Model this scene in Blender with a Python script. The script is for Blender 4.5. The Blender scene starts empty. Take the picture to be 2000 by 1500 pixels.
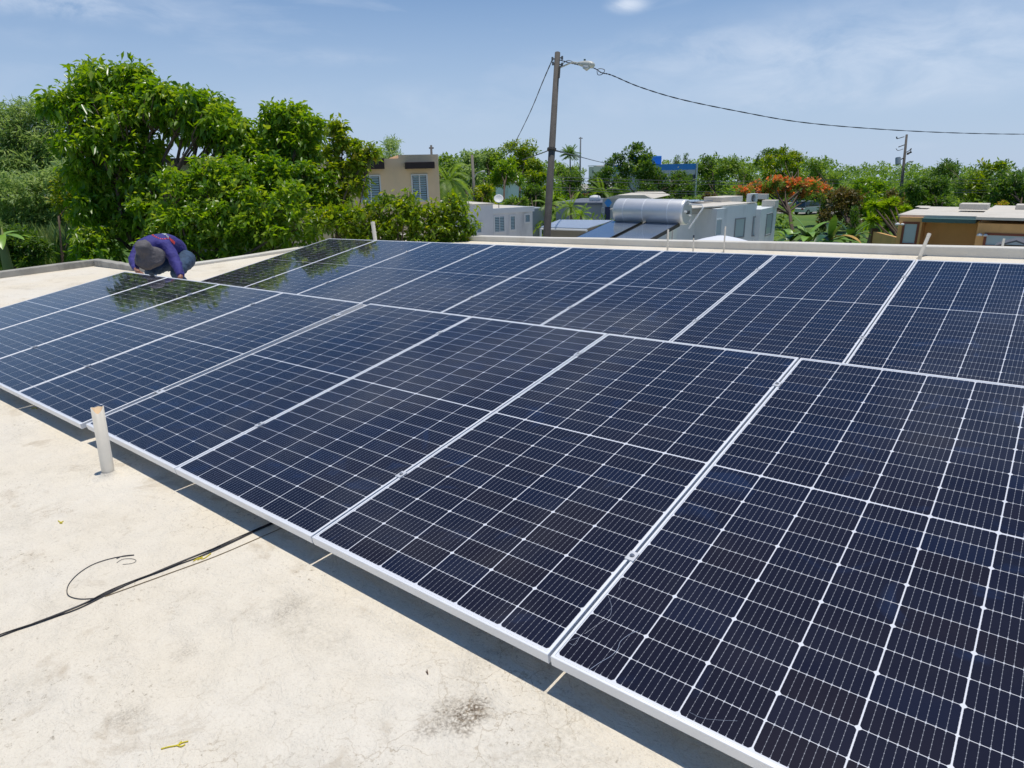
import bpy, bmesh, math, random
import numpy as np
from mathutils import Vector, Matrix
random.seed(7); np.random.seed(7)
S = bpy.context.scene; COL = S.collection
# ---------------------------------------------------------------- camera, sky, sun
FPX = 1292.025
CP = Vector((0.92008, -1.27121, 1.33616)); YAW, PITCH, ROLL = -0.68422, 0.31570, -0.02001
cy, sy, cp, sp = math.cos(YAW), math.sin(YAW), math.cos(PITCH), math.sin(PITCH)
CF = Vector((sy*cp, cy*cp, -sp)); r0 = Vector((cy, -sy, 0)); u0 = r0.cross(CF)
CR = math.cos(ROLL)*r0 + math.sin(ROLL)*u0; CU = -math.sin(ROLL)*r0 + math.cos(ROLL)*u0
cam = bpy.data.cameras.new('camera'); camo = bpy.data.objects.new('camera', cam); COL.objects.link(camo)
m = Matrix((CR, CU, -CF)).transposed().to_4x4(); m.translation = CP; camo.matrix_world = m
cam.sensor_width = 36; cam.lens = FPX/2000*36; cam.clip_start = .05; cam.clip_end = 6000
S.camera = camo
S.view_settings.view_transform = 'Standard'; S.view_settings.look = 'None'
S.view_settings.exposure = 0.3; S.view_settings.gamma = 1.0; S.view_settings.use_curve_mapping = False
W = bpy.data.worlds.new('World'); S.world = W; W.use_nodes = True
wn, wl = W.node_tree.nodes, W.node_tree.links
wn.clear()
wo = wn.new('ShaderNodeOutputWorld'); bg = wn.new('ShaderNodeBackground'); bg.inputs[1].default_value = 0.088
sky = wn.new('ShaderNodeTexSky'); sky.sky_type = 'NISHITA'; sky.sun_disc = False
sky.sun_elevation = math.radians(81.9); sky.sun_rotation = math.radians(7)
sky.air_density = 0.8; sky.dust_density = 0.0; sky.ozone_density = 4.0; sky.altitude = 20
tc = wn.new('ShaderNodeTexCoord'); mp = wn.new('ShaderNodeMapping'); mp.inputs['Scale'].default_value = (1.3, 2.2, 5.5)
mp.inputs['Rotation'].default_value = (0.25, 0.1, 0.9)
nz = wn.new('ShaderNodeTexNoise'); nz.inputs['Scale'].default_value = 1.5; nz.inputs['Detail'].default_value = 9; nz.inputs['Roughness'].default_value = .58; nz.inputs['Distortion'].default_value = .5
cr = wn.new('ShaderNodeValToRGB'); cr.color_ramp.elements[0].position = .53; cr.color_ramp.elements[1].position = .82
cr.color_ramp.elements[0].color = (0, 0, 0, 1); cr.color_ramp.elements[1].color = (.75, .75, .75, 1)
mx = wn.new('ShaderNodeMix'); mx.data_type = 'RGBA'
mx.inputs[7].default_value = (5.6, 6.5, 8.0, 1)
hs = wn.new('ShaderNodeHueSaturation'); hs.inputs['Saturation'].default_value = 1.28; hs.inputs['Value'].default_value = .90
wl.new(tc.outputs['Generated'], mp.inputs[0]); wl.new(mp.outputs[0], nz.inputs[0]); wl.new(nz.outputs[0], cr.inputs[0])
wl.new(cr.outputs[0], mx.inputs[0]); wl.new(sky.outputs[0], hs.inputs['Color']); wl.new(hs.outputs[0], mx.inputs[6]); 
# pale haze low over the horizon
sep = wn.new('ShaderNodeSeparateXYZ'); wl.new(tc.outputs['Generated'], sep.inputs[0])
hz = wn.new('ShaderNodeMapRange'); hz.interpolation_type = 'SMOOTHSTEP'; hz.inputs[1].default_value = -.02; hz.inputs[2].default_value = .40; hz.inputs[3].default_value = .92; hz.inputs[4].default_value = .0
wl.new(sep.outputs[2], hz.inputs[0])
mh = wn.new('ShaderNodeMix'); mh.data_type = 'RGBA'; mh.inputs[7].default_value = (4.25, 5.35, 7.1, 1)
wl.new(hz.outputs[0], mh.inputs[0]); wl.new(mx.outputs[2], mh.inputs[6])
# single clouds and the milky veil on the right, placed by direction
def wmath(op, a, b=None, clamp=False):
    n = wn.new('ShaderNodeMath'); n.operation = op; n.use_clamp = clamp
    for q, v in enumerate((a, b)):
        if v is None: continue
        if isinstance(v, (int, float)): n.inputs[q].default_value = v
        else: wl.new(v, n.inputs[q])
    return n.outputs[0]
prev = mh.outputs[2]
n8 = wn.new('ShaderNodeTexNoise'); n8.inputs['Scale'].default_value = 9; n8.inputs['Detail'].default_value = 8; n8.inputs['Roughness'].default_value = .62; n8.inputs['Distortion'].default_value = .4
mp8 = wn.new('ShaderNodeMapping'); mp8.inputs['Scale'].default_value = (1, 1, 2.4); wl.new(tc.outputs['Generated'], mp8.inputs[0]); wl.new(mp8.outputs[0], n8.inputs[0])
for px, py, rx, ry, am, lo, hi in ((1226, 8, 62, 24, .75, .36, .60), (120, 2, 340, 50, .7, .38, .66), (322, 58, 60, 16, .40, .36, .62), (40, 70, 200, 30, .25, .36, .7), (1780, 90, 760, 150, .62, .28, .72), (1350, 100, 420, 60, .42, .38, .75), (900, 205, 520, 60, .32, .36, .68), (600, 110, 300, 26, .3, .42, .68), (1600, 190, 500, 40, .35, .40, .66), (-900, 60, 600, 80, .4, .4, .75), (2900, 40, 600, 70, .4, .4, .75), (1780, 285, 60, 12, .3, .3, .6)):
    d0 = (CF + CR*((px-1000)/FPX) - CU*((py-750)/FPX)); k0 = d0.length; d0 = d0/k0
    sb = wn.new('ShaderNodeVectorMath'); sb.operation = 'SUBTRACT'; wl.new(tc.outputs['Generated'], sb.inputs[0]); sb.inputs[1].default_value = d0
    def dt(v):
        q = wn.new('ShaderNodeVectorMath'); q.operation = 'DOT_PRODUCT'; wl.new(sb.outputs[0], q.inputs[0]); q.inputs[1].default_value = v; return q.outputs['Value']
    hx = Vector((-d0.y, d0.x, 0)).normalized(); hy = d0.cross(hx)
    e = wmath('ADD', wmath('POWER', wmath('ABSOLUTE', wmath('MULTIPLY', dt(hx), FPX*k0/rx)), 2), wmath('POWER', wmath('ABSOLUTE', wmath('MULTIPLY', dt(hy), FPX*k0/ry)), 2))
    fo = wn.new('ShaderNodeMapRange'); fo.interpolation_type = 'SMOOTHSTEP'; fo.inputs[1].default_value = 0; fo.inputs[2].default_value = 1; fo.inputs[3].default_value = 1; fo.inputs[4].default_value = 0; wl.new(wmath('POWER', e, .5), fo.inputs[0])
    no = wn.new('ShaderNodeMapRange'); no.inputs[1].default_value = lo; no.inputs[2].default_value = hi; wl.new(n8.outputs[0], no.inputs[0])
    mm = wn.new('ShaderNodeMix'); mm.data_type = 'RGBA'; mm.inputs[7].default_value = (7.2, 7.9, 9.0, 1) if am > .6 else (5.9, 6.7, 8.0, 1)
    wl.new(wmath('MULTIPLY', wmath('MULTIPLY', fo.outputs[0], no.outputs[0]), am, True), mm.inputs[0]); wl.new(prev, mm.inputs[6]); prev = mm.outputs[2]
wl.new(prev, bg.inputs[0]); wl.new(bg.outputs[0], wo.inputs[0])
SUND = Vector((.017, .14, 1)).normalized()
sl = bpy.data.lights.new('sun', 'SUN'); sl.energy = 2.75; sl.angle = math.radians(.53); sl.color = (1, .945, .86)
so = bpy.data.objects.new('sun', sl); COL.objects.link(so); so.rotation_euler = (-SUND).to_track_quat('-Z', 'Y').to_euler(); so.location = (0, 0, 40)

# ---------------------------------------------------------------- helpers
def ray(px, py): return CF + CR*((px-1000)/FPX) - CU*((py-750)/FPX)
def P(px, py, D): return CP + ray(px, py)*D
GZ = -4.9
BANK = P(70, 400, 34)
def ground_z(x, y):
    d2 = (x-BANK.x)**2 + (y-BANK.y)**2
    far = max(0, math.hypot(x-CP.x, y-CP.y)-250)
    return GZ + 3.9*math.exp(-d2/(2*9.0**2)) - .024*far
def PX2G(px, D):
    p = CP + (CF + CR*((px-1000)/FPX))*D; return Vector((p.x, p.y, ground_z(p.x, p.y)))
def roof_z(x, y): return -.12 + .026*x + .02*y

def tag(o, label=None, cat=None, group=None, kind=None):
    if label: o['label'] = label
    if cat: o['category'] = cat
    if group: o['group'] = group
    if kind: o['kind'] = kind
    return o
def empty(name, loc=(0, 0, 0), rz=0, label=None, cat=None, group=None):
    o = bpy.data.objects.new(name, None); COL.objects.link(o); o.empty_display_size = .2
    o.location = loc; o.rotation_euler = (0, 0, rz); return tag(o, label, cat, group)

class MB:
    def __init__(s): s.v = []; s.f = []; s.mi = []; s.cur = 0
    def add(s, vs, fs):
        n = len(s.v); s.v += [tuple(v) for v in vs]
        for f in fs: s.f.append(tuple(i+n for i in f)); s.mi.append(s.cur)
        return s
    def box(s, x0, x1, y0, y1, z0, z1):
        return s.add([(x0,y0,z0),(x1,y0,z0),(x1,y1,z0),(x0,y1,z0),(x0,y0,z1),(x1,y0,z1),(x1,y1,z1),(x0,y1,z1)],
              [(0,3,2,1),(4,5,6,7),(0,1,5,4),(1,2,6,5),(2,3,7,6),(3,0,4,7)])
    def prism(s, poly, z0, z1):
        n = len(poly); zf0 = z0 if callable(z0) else (lambda x, y: z0); zf1 = z1 if callable(z1) else (lambda x, y: z1)
        vs = [(x, y, zf0(x, y)) for x, y in poly] + [(x, y, zf1(x, y)) for x, y in poly]
        return s.add(vs, [tuple(range(n-1, -1, -1)), tuple(range(n, 2*n))] + [(i, (i+1) % n, n+(i+1) % n, n+i) for i in range(n)])
    def tube(s, pts, rad, n=8, cap=True):
        pts = [Vector(p) for p in pts]; k = len(pts)
        if not hasattr(rad, '__len__'): rad = [rad]*k
        vs = []; up = None
        for i, p in enumerate(pts):
            t = (pts[min(i+1, k-1)] - pts[max(i-1, 0)]).normalized()
            a = Vector((0, 0, 1)) if abs(t.z) < .95 else Vector((1, 0, 0))
            if up is not None: a = up
            b = t.cross(a).normalized(); c = b.cross(t).normalized(); up = c
            for j in range(n):
                q = 2*math.pi*j/n; vs.append(p + b*(math.cos(q)*rad[i]) + c*(math.sin(q)*rad[i]))
        fs = [(i*n+j, i*n+(j+1) % n, (i+1)*n+(j+1) % n, (i+1)*n+j) for i in range(k-1) for j in range(n)]
        if cap: fs += [tuple(range(n-1, -1, -1)), tuple(range((k-1)*n, k*n))]
        return s.add(vs, fs)
    def lathe(s, prof, n=24, M=None):
        M = M or Matrix.Identity(4); vs = []
        for r, z in prof:
            for j in range(n):
                q = 2*math.pi*j/n; vs.append(M @ Vector((r*math.cos(q), r*math.sin(q), z)))
        k = len(prof)
        return s.add(vs, [(i*n+j, i*n+(j+1) % n, (i+1)*n+(j+1) % n, (i+1)*n+j) for i in range(k-1) for j in range(n)])
    def mesh(s, name, mats, smooth=False):
        me = bpy.data.meshes.new(name); me.from_pydata(s.v, [], s.f)
        for q in (mats if isinstance(mats, (list, tuple)) else [mats]): me.materials.append(q)
        me.polygons.foreach_set('material_index', s.mi)
        if smooth: me.polygons.foreach_set('use_smooth', [True]*len(s.f))
        me.update(); return me
    def build(s, name, mats, parent=None, smooth=False, bevel=0, loc=None):
        o = bpy.data.objects.new(name, s.mesh(name, mats, smooth)); COL.objects.link(o)
        if parent: o.parent = parent
        if loc is not None: o.location = loc
        if bevel:
            b = o.modifiers.new('bevel', 'BEVEL'); b.width = bevel; b.segments = 2; b.limit_method = 'ANGLE'
        return o
def copy_tree(o, parent=None):
    c = o.copy(); COL.objects.link(c)
    if parent: c.parent = parent
    for ch in [q for q in bpy.data.objects if q.parent == o]: copy_tree(ch, c)
    return c

# ---------------------------------------------------------------- materials
def mat(name, col, rough=.6, metal=0, coat=0, coat_r=.03, var=0, vscale=8, bump=0, bscale=40, spec=.5, dirt=None, dscale=1.5):
    m = bpy.data.materials.new(name); m.use_nodes = True; nt = m.node_tree; b = nt.nodes['Principled BSDF']
    b.inputs['Base Color'].default_value = (*col, 1); b.inputs['Roughness'].default_value = rough; b.inputs['Metallic'].default_value = metal
    b.inputs['Coat Weight'].default_value = coat; b.inputs['Coat Roughness'].default_value = coat_r; b.inputs['Specular IOR Level'].default_value = spec
    if var or bump or dirt:
        t = nt.nodes.new('ShaderNodeTexCoord')
    if var or dirt:
        n = nt.nodes.new('ShaderNodeTexNoise'); n.inputs['Scale'].default_value = vscale; n.inputs['Detail'].default_value = 6; n.inputs['Roughness'].default_value = .65
        nt.links.new(t.outputs['Object'], n.inputs[0])
        r = nt.nodes.new('ShaderNodeMapRange'); r.inputs[1].default_value = .3; r.inputs[2].default_value = .7; r.inputs[3].default_value = 1-var; r.inputs[4].default_value = 1+var
        nt.links.new(n.outputs[0], r.inputs[0])
        v = nt.nodes.new('ShaderNodeVectorMath'); v.operation = 'SCALE'; v.inputs[0].default_value = col; nt.links.new(r.outputs[0], v.inputs['Scale'])
        out = v.outputs[0]
        if dirt:
            n2 = nt.nodes.new('ShaderNodeTexNoise'); n2.inputs['Scale'].default_value = dscale; n2.inputs['Detail'].default_value = 8; n2.inputs['Roughness'].default_value = .7
            mpp = nt.nodes.new('ShaderNodeMapping'); mpp.inputs['Scale'].default_value = (1, 1, .25); nt.links.new(t.outputs['Object'], mpp.inputs[0]); nt.links.new(mpp.outputs[0], n2.inputs[0])
            c2 = nt.nodes.new('ShaderNodeValToRGB'); c2.color_ramp.elements[0].position = .52; c2.color_ramp.elements[1].position = .75
            c2.color_ramp.elements[1].color = (.7, .7, .7, 1); nt.links.new(n2.outputs[0], c2.inputs[0])
            mi = nt.nodes.new('ShaderNodeMix'); mi.data_type = 'RGBA'; mi.inputs[7].default_value = (*dirt, 1)
            nt.links.new(c2.outputs[0], mi.inputs[0]); nt.links.new(out, mi.inputs[6]); out = mi.outputs[2]
        nt.links.new(out, b.inputs['Base Color'])
    if bump:
        n = nt.nodes.new('ShaderNodeTexNoise'); n.inputs['Scale'].default_value = bscale; n.inputs['Detail'].default_value = 5
        nt.links.new(t.outputs['Object'], n.inputs[0]); bu = nt.nodes.new('ShaderNodeBump'); bu.inputs['Strength'].default_value = bump; bu.inputs['Distance'].default_value = .02
        nt.links.new(n.outputs[0], bu.inputs['Height']); nt.links.new(bu.outputs[0], b.inputs['Normal'])
    return m
ALU = mat('aluminium', (.90, .91, .92), .42, .15, var=.04, vscale=5, coat=0)
ALU2 = mat('aluminium_rail', (.74, .75, .76), .42, .3)
STEEL = mat('bolt_steel', (.5, .5, .5), .3, .9)
PVC = mat('pvc', (.78, .72, .60), .5, var=.06, vscale=9, dirt=(.45, .36, .22), dscale=4)
PVCIN = mat('pvc_inside', (.72, .54, .34), .6)
CABLE = mat('cable_black', (.018, .017, .022), .45)
YEL = mat('yellow_plastic', (.75, .62, .03), .5)
DARKPIPE = mat('dark_pipe', (.05, .06, .07), .5)

def cell_mat():
    m = bpy.data.materials.new('solar_cell'); m.use_nodes = True; nt = m.node_tree; N, Lk = nt.nodes, nt.links; b = N['Principled BSDF']
    t = N.new('ShaderNodeTexCoord'); sx = N.new('ShaderNodeSeparateXYZ'); Lk.new(t.outputs['Object'], sx.inputs[0])
    def math_(op, a, bb=None, c=None):
        n = N.new('ShaderNodeMath'); n.operation = op
        for i, q in enumerate((a, bb, c)):
            if q is None: continue
            if isinstance(q, (int, float)): n.inputs[i].default_value = q
            else: Lk.new(q, n.inputs[i])
        return n.outputs[0]
    # 9 busbars across the 182 mm width
    pitch = .1836/9
    fr = math_('FRACT', math_('DIVIDE', math_('ADD', sx.outputs[0], 10*pitch), pitch))
    dist = math_('ABSOLUTE', math_('SUBTRACT', fr, .5))
    bus = math_('LESS_THAN', dist, .022)
    # soldering pads: small dots along the busbars
    fy = math_('FRACT', math_('DIVIDE', math_('ADD', sx.outputs[1], 10*.0152), .0152))
    pad = math_('MULTIPLY', math_('LESS_THAN', dist, .05), math_('LESS_THAN', math_('ABSOLUTE', math_('SUBTRACT', fy, .5)), .09))
    endp = math_('MULTIPLY', math_('LESS_THAN', dist, .075), math_('GREATER_THAN', math_('ABSOLUTE', math_('SUBTRACT', sx.outputs[1], .0455)), .0425))
    fac = math_('MAXIMUM', math_('MAXIMUM', math_('MULTIPLY', bus, .5), math_('MULTIPLY', pad, .62)), endp)
    oi = N.new('ShaderNodeObjectInfo')
    rp = N.new('ShaderNodeValToRGB'); e = rp.color_ramp.elements
    e[0].color = (.007, .005, .012, 1); e[1].color = (.006, .008, .026, 1)
    k = e.new(.45); k.color = (.0065, .006, .017, 1); k = e.new(.7); k.color = (.010, .006, .010, 1)
    Lk.new(oi.outputs['Random'], rp.inputs[0])
    mi = N.new('ShaderNodeMix'); mi.data_type = 'RGBA'; Lk.new(fac, mi.inputs[0]); Lk.new(rp.outputs[0], mi.inputs[6]); mi.inputs[7].default_value = (.50, .52, .56, 1)
    # thin film of dust
    nd = N.new('ShaderNodeTexNoise'); nd.inputs['Scale'].default_value = 2.3; nd.inputs['Detail'].default_value = 8; nd.inputs['Roughness'].default_value = .7
    ge = N.new('ShaderNodeNewGeometry'); Lk.new(ge.outputs['Position'], nd.inputs[0])
    dr = N.new('ShaderNodeMapRange'); dr.inputs[1].default_value = .4; dr.inputs[2].default_value = .8; dr.inputs[3].default_value = .004; dr.inputs[4].default_value = .03; Lk.new(nd.outputs[0], dr.inputs[0])
    m2 = N.new('ShaderNodeMix'); m2.data_type = 'RGBA'; Lk.new(dr.outputs[0], m2.inputs[0]); Lk.new(mi.outputs[2], m2.inputs[6]); m2.inputs[7].default_value = (.36, .29, .24, 1)
    ns = N.new('ShaderNodeTexNoise'); ns.inputs['Scale'].default_value = 2.6; ns.inputs['Detail'].default_value = 4; ns.inputs['Distortion'].default_value = 2.2; Lk.new(ge.outputs['Position'], ns.inputs[0])
    sr = N.new('ShaderNodeMapRange'); sr.inputs[1].default_value = .60; sr.inputs[2].default_value = .70; sr.inputs[3].default_value = 0; sr.inputs[4].default_value = .30; Lk.new(ns.outputs[0], sr.inputs[0])
    m3 = N.new('ShaderNodeMix'); m3.data_type = 'RGBA'; Lk.new(sr.outputs[0], m3.inputs[0]); Lk.new(m2.outputs[2], m3.inputs[6]); m3.inputs[7].default_value = (.02, .04, .11, 1)
    Lk.new(m3.outputs[2], b.inputs['Base Color'])
    b.inputs['Roughness'].default_value = .5; b.inputs['Specular IOR Level'].default_value = .05
    b.inputs['Coat Weight'].default_value = 1; b.inputs['Coat IOR'].default_value = 1.52
    cr_ = N.new('ShaderNodeMapRange'); cr_.inputs[1].default_value = .35; cr_.inputs[2].default_value = .75; cr_.inputs[3].default_value = .02; cr_.inputs[4].default_value = .07; Lk.new(nd.outputs[0], cr_.inputs[0]); Lk.new(cr_.outputs[0], b.inputs['Coat Roughness'])
    # faint texture of the solar glass
    ng = N.new('ShaderNodeTexNoise'); ng.inputs['Scale'].default_value = 1.4; ng.inputs['Detail'].default_value = 1; Lk.new(ge.outputs['Position'], ng.inputs[0])
    bu = N.new('ShaderNodeBump'); bu.inputs['Strength'].default_value = .04; bu.inputs['Distance'].default_value = .01; Lk.new(ng.outputs[0], bu.inputs['Height']); Lk.new(bu.outputs[0], b.inputs['Coat Normal'])
    return m
CELL = cell_mat()
BACK = mat('panel_backsheet', (.78, .80, .84), .5, coat=1, coat_r=.03)

def roof_mat():
    m = bpy.data.materials.new('roof_coating'); m.use_nodes = True; nt = m.node_tree; N, Lk = nt.nodes, nt.links; b = N['Principled BSDF']
    g = N.new('ShaderNodeNewGeometry')
    def noise(sc, det=6, ro=.6, dist=0, scale=(1, 1, 1), rot=0):
        mp_ = N.new('ShaderNodeMapping'); mp_.inputs['Scale'].default_value = scale; mp_.inputs['Rotation'].default_value = (0, 0, rot); Lk.new(g.outputs['Position'], mp_.inputs[0])
        n = N.new('ShaderNodeTexNoise'); n.inputs['Scale'].default_value = sc; n.inputs['Detail'].default_value = det; n.inputs['Roughness'].default_value = ro; n.inputs['Distortion'].default_value = dist
        Lk.new(mp_.outputs[0], n.inputs[0]); return n.outputs[0]
    def ramp(x, p0, p1, c0=0, c1=1):
        r = N.new('ShaderNodeMapRange'); r.inputs[1].default_value = p0; r.inputs[2].default_value = p1; r.inputs[3].default_value = c0; r.inputs[4].default_value = c1; Lk.new(x, r.inputs[0]); return r.outputs[0]
    def mixc(f, a, c):
        q = N.new('ShaderNodeMix'); q.data_type = 'RGBA'; Lk.new(f, q.inputs[0])
        if isinstance(a, tuple): q.inputs[6].default_value = (*a, 1)
        else: Lk.new(a, q.inputs[6])
        q.inputs[7].default_value = (*c, 1); return q.outputs[2]
    def mul(a, b_):
        q = N.new('ShaderNodeMath'); q.operation = 'MULTIPLY'; q.use_clamp = True
        for i, z in enumerate((a, b_)):
            if isinstance(z, (int, float)): q.inputs[i].default_value = z
            else: Lk.new(z, q.inputs[i])
        return q.outputs[0]
    c = mixc(ramp(noise(.9, 7, .6), .4, .68), (.86, .775, .62), (.87, .81, .69))
    # grey weathered bands where water stands, broken by fine grain
    grain = ramp(noise(70, 4, .7), .35, .65)
    c = mixc(mul(mul(ramp(noise(.75, 8, .68, .6, (1, 1.7, 1), .3), .50, .70), .7), grain), c, (.40, .355, .265))
    c = mixc(mul(ramp(noise(3.2, 8, .72, .8), .56, .70), .5), c, (.42, .32, .20))
    # lichen-like specks
    c = mixc(mul(ramp(noise(46, 5, .8), .58, .70), ramp(noise(2.2, 4, .6), .42, .6)), c, (.28, .22, .14)); c = mixc(mul(ramp(noise(130, 3, .8), .54, .70), .34), c, (.46, .36, .25))
    # dark dirt patch near the middle of the front edge and rings round it
    def spot(loc, rad, col, amt, c):
        d = N.new('ShaderNodeVectorMath'); d.operation = 'DISTANCE'; Lk.new(g.outputs['Position'], d.inputs[0]); d.inputs[1].default_value = loc
        w = N.new('ShaderNodeMath'); w.operation = 'ADD'; Lk.new(d.outputs['Value'], w.inputs[0]); Lk.new(ramp(noise(14, 5, .75), .2, .8, -rad*.8, rad*.8), w.inputs[1])
        f = mul(mul(ramp(w.outputs[0], rad*.2, rad*1.05, 1, 0), amt), ramp(noise(120, 3, .7), .36, .6)); return mixc(f, c, col)
    for lx, ly, lr, am in SPOTS: c = spot((lx, ly, roof_z(lx, ly)), lr, (.14, .10, .06), am, c)
    Lk.new(c, b.inputs['Base Color']); b.inputs['Roughness'].default_value = .75; b.inputs['Specular IOR Level'].default_value = .3
    h1 = noise(55, 5, .75); h2 = noise(9, 6, .65, 1.2); h3 = noise(2.2, 3, .5)
    v = N.new('ShaderNodeTexVoronoi'); v.feature = 'DISTANCE_TO_EDGE'; v.inputs['Scale'].default_value = 5.5
    wv = N.new('ShaderNodeVectorMath'); wv.operation = 'ADD'; Lk.new(g.outputs['Position'], wv.inputs[0])
    nn = N.new('ShaderNodeTexNoise'); nn.inputs['Scale'].default_value = 6; nn.inputs['Detail'].default_value = 5; Lk.new(g.outputs['Position'], nn.inputs[0])
    sc_ = N.new('ShaderNodeVectorMath'); sc_.operation = 'SCALE'; sc_.inputs['Scale'].default_value = .35; Lk.new(nn.outputs['Color'], sc_.inputs[0]); Lk.new(sc_.outputs[0], wv.inputs[1]); Lk.new(wv.outputs[0], v.inputs[0])
    crk = mul(ramp(v.outputs['Distance'], 0, .016, 1, 0), ramp(noise(1.3, 4, .6), .5, .62))
    c2 = mixc(mul(crk, .6), c, (.38, .29, .18)); Lk.new(c2, b.inputs['Base Color'])
    def bump(h, s, d, prev=None):
        q = N.new('ShaderNodeBump'); q.inputs['Strength'].default_value = s; q.inputs['Distance'].default_value = d; Lk.new(h, q.inputs['Height'])
        if prev: Lk.new(prev, q.inputs['Normal'])
        return q.outputs[0]
    nb = bump(h1, .9, .006); nb = bump(h2, .8, .018, nb); nb = bump(h3, .6, .03, nb); nb = bump(crk, .3, -.004, nb) if False else nb
    Lk.new(nb, b.inputs['Normal']); return m
def roof_hit(px, py):
    d = ray(px, py); n = Vector((-.026, -.02, 1)); t = (-.12 - CP.dot(n))/d.dot(n); return CP + d*t
_s1 = roof_hit(905, 1395); _s2 = roof_hit(830, 1425); _s3 = roof_hit(935, 1385)
SPOTS = [(_s1.x, _s1.y, .085, 1.0), (_s2.x, _s2.y, .05, .6), (_s3.x, _s3.y, .05, .8)]
for px, py, r_, a_ in ((250, 1400, .08, .35), (365, 1275, .05, .35), (560, 1190, .1, .35), (930, 1290, .1, .15)):
    q = roof_hit(px, py); SPOTS.append((q.x, q.y, r_, a_))
ROOF = roof_mat()
CURB = mat('curb_weathered', (.42, .40, .35), .85, var=.15, vscale=3, dirt=(.10, .10, .09), dscale=2.5, bump=.4)
WHITEWALL = mat('parapet_paint', (.72, .69, .61), .8, var=.05, vscale=2, dirt=(.50, .44, .34), dscale=1.2, bump=.3, bscale=25)

# ---------------------------------------------------------------- ground
def build_ground():
    xs = sorted(set([-2500, -1500, -800, -400, -250] + list(range(-160, 121, 5)) + [160, 300, 600, 1200, 2000])); ys = sorted(set([-400, -200, -100] + list(range(-60, 181, 5)) + [220, 300, 420, 700, 1200, 2500]))
    m = MB(); vs = [(x, y, ground_z(x, y)) for y in ys for x in xs]; n = len(xs)
    m.add(vs, [(j*n+i, j*n+i+1, (j+1)*n+i+1, (j+1)*n+i) for j in range(len(ys)-1) for i in range(n-1)])
    g = bpy.data.materials.new('grassland'); g.use_nodes = True; nt = g.node_tree; b = nt.nodes['Principled BSDF']
    t = nt.nodes.new('ShaderNodeNewGeometry'); n1 = nt.nodes.new('ShaderNodeTexNoise'); n1.inputs['Scale'].default_value = .12; n1.inputs['Detail'].default_value = 8; n1.inputs['Roughness'].default_value = .7
    r = nt.nodes.new('ShaderNodeValToRGB'); e = r.color_ramp.elements; e[0].position = .3; e[0].color = (.055, .11, .015, 1); e[1].position = .7; e[1].color = (.16, .22, .04, 1); k = e.new(.5); k.color = (.095, .19, .02, 1)
    nt.links.new(t.outputs['Position'], n1.inputs[0]); nt.links.new(n1.outputs[0], r.inputs[0]); nt.links.new(r.outputs[0], b.inputs['Base Color']); b.inputs['Roughness'].default_value = .9
    n2 = nt.nodes.new('ShaderNodeTexNoise'); n2.inputs['Scale'].default_value = 3; n2.inputs['Detail'].default_value = 8; nt.links.new(t.outputs['Position'], n2.inputs[0])
    bu = nt.nodes.new('ShaderNodeBump'); bu.inputs['Strength'].default_value = .8; bu.inputs['Distance'].default_value = .3; nt.links.new(n2.outputs[0], bu.inputs['Height']); nt.links.new(bu.outputs[0], b.inputs['Normal'])
    tag(m.build('ground', g, smooth=True), kind='structure')
build_ground()
ASPH = mat('asphalt', (.30, .28, .25), .9, var=.1, vscale=2)
def strip_road(name, pts, w, z=.03):
    m = MB(); vs = []
    for i, p in enumerate(pts):
        a, b = pts[max(i-1, 0)], pts[min(i+1, len(pts)-1)]; t = (b-a); t.z = 0; t.normalize(); n = Vector((-t.y, t.x, 0))
        vs += [(p+n*w/2)+Vector((0, 0, z)), (p-n*w/2)+Vector((0, 0, z))]
    m.add(vs, [(2*i, 2*i+1, 2*i+3, 2*i+2) for i in range(len(pts)-1)]); return tag(m.build(name, ASPH), kind='structure')
strip_road('street', [PX2G(1250, 105), PX2G(1420, 97), PX2G(1560, 92), PX2G(1780, 88), PX2G(2300, 80)], 5)
def yard(nm, pts):  # mostly hidden concrete, added to bounce neutral light onto the house walls
    m = MB(); m.add([tuple(p+Vector((0, 0, .3 if 'far' in nm else .02))) for p in pts], [tuple(range(len(pts)))]); tag(m.build(nm, mat(nm+'_concrete', (.42, .40, .36), .9, var=.12, vscale=.6)), kind='structure')
yard('bounce_yard', [PX2G(560, 19), PX2G(1560, 21), PX2G(1515, 58), PX2G(1290, 62), PX2G(1250, 78), PX2G(1040, 82), PX2G(880, 60), PX2G(560, 29)])
yard('bounce_pavement', [PX2G(1740, 24), PX2G(2500, 20), PX2G(2500, 50), PX2G(1770, 50)])
yard('far_bounce_yard', [PX2G(1080, 190), PX2G(1300, 190), PX2G(1300, 270), PX2G(1080, 270)])  # added before the distant beige building to replace green bounce on its walls
yard('shed_bounce_yard', [PX2G(930, 86), PX2G(1040, 86), PX2G(1045, 112), PX2G(930, 112)])  # added by the shed for the same neutral bounce
strip_road('driveway', [PX2G(1060, 150), PX2G(1150, 142), PX2G(1200, 128), PX2G(1250, 105)], 5, .035)

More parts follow.
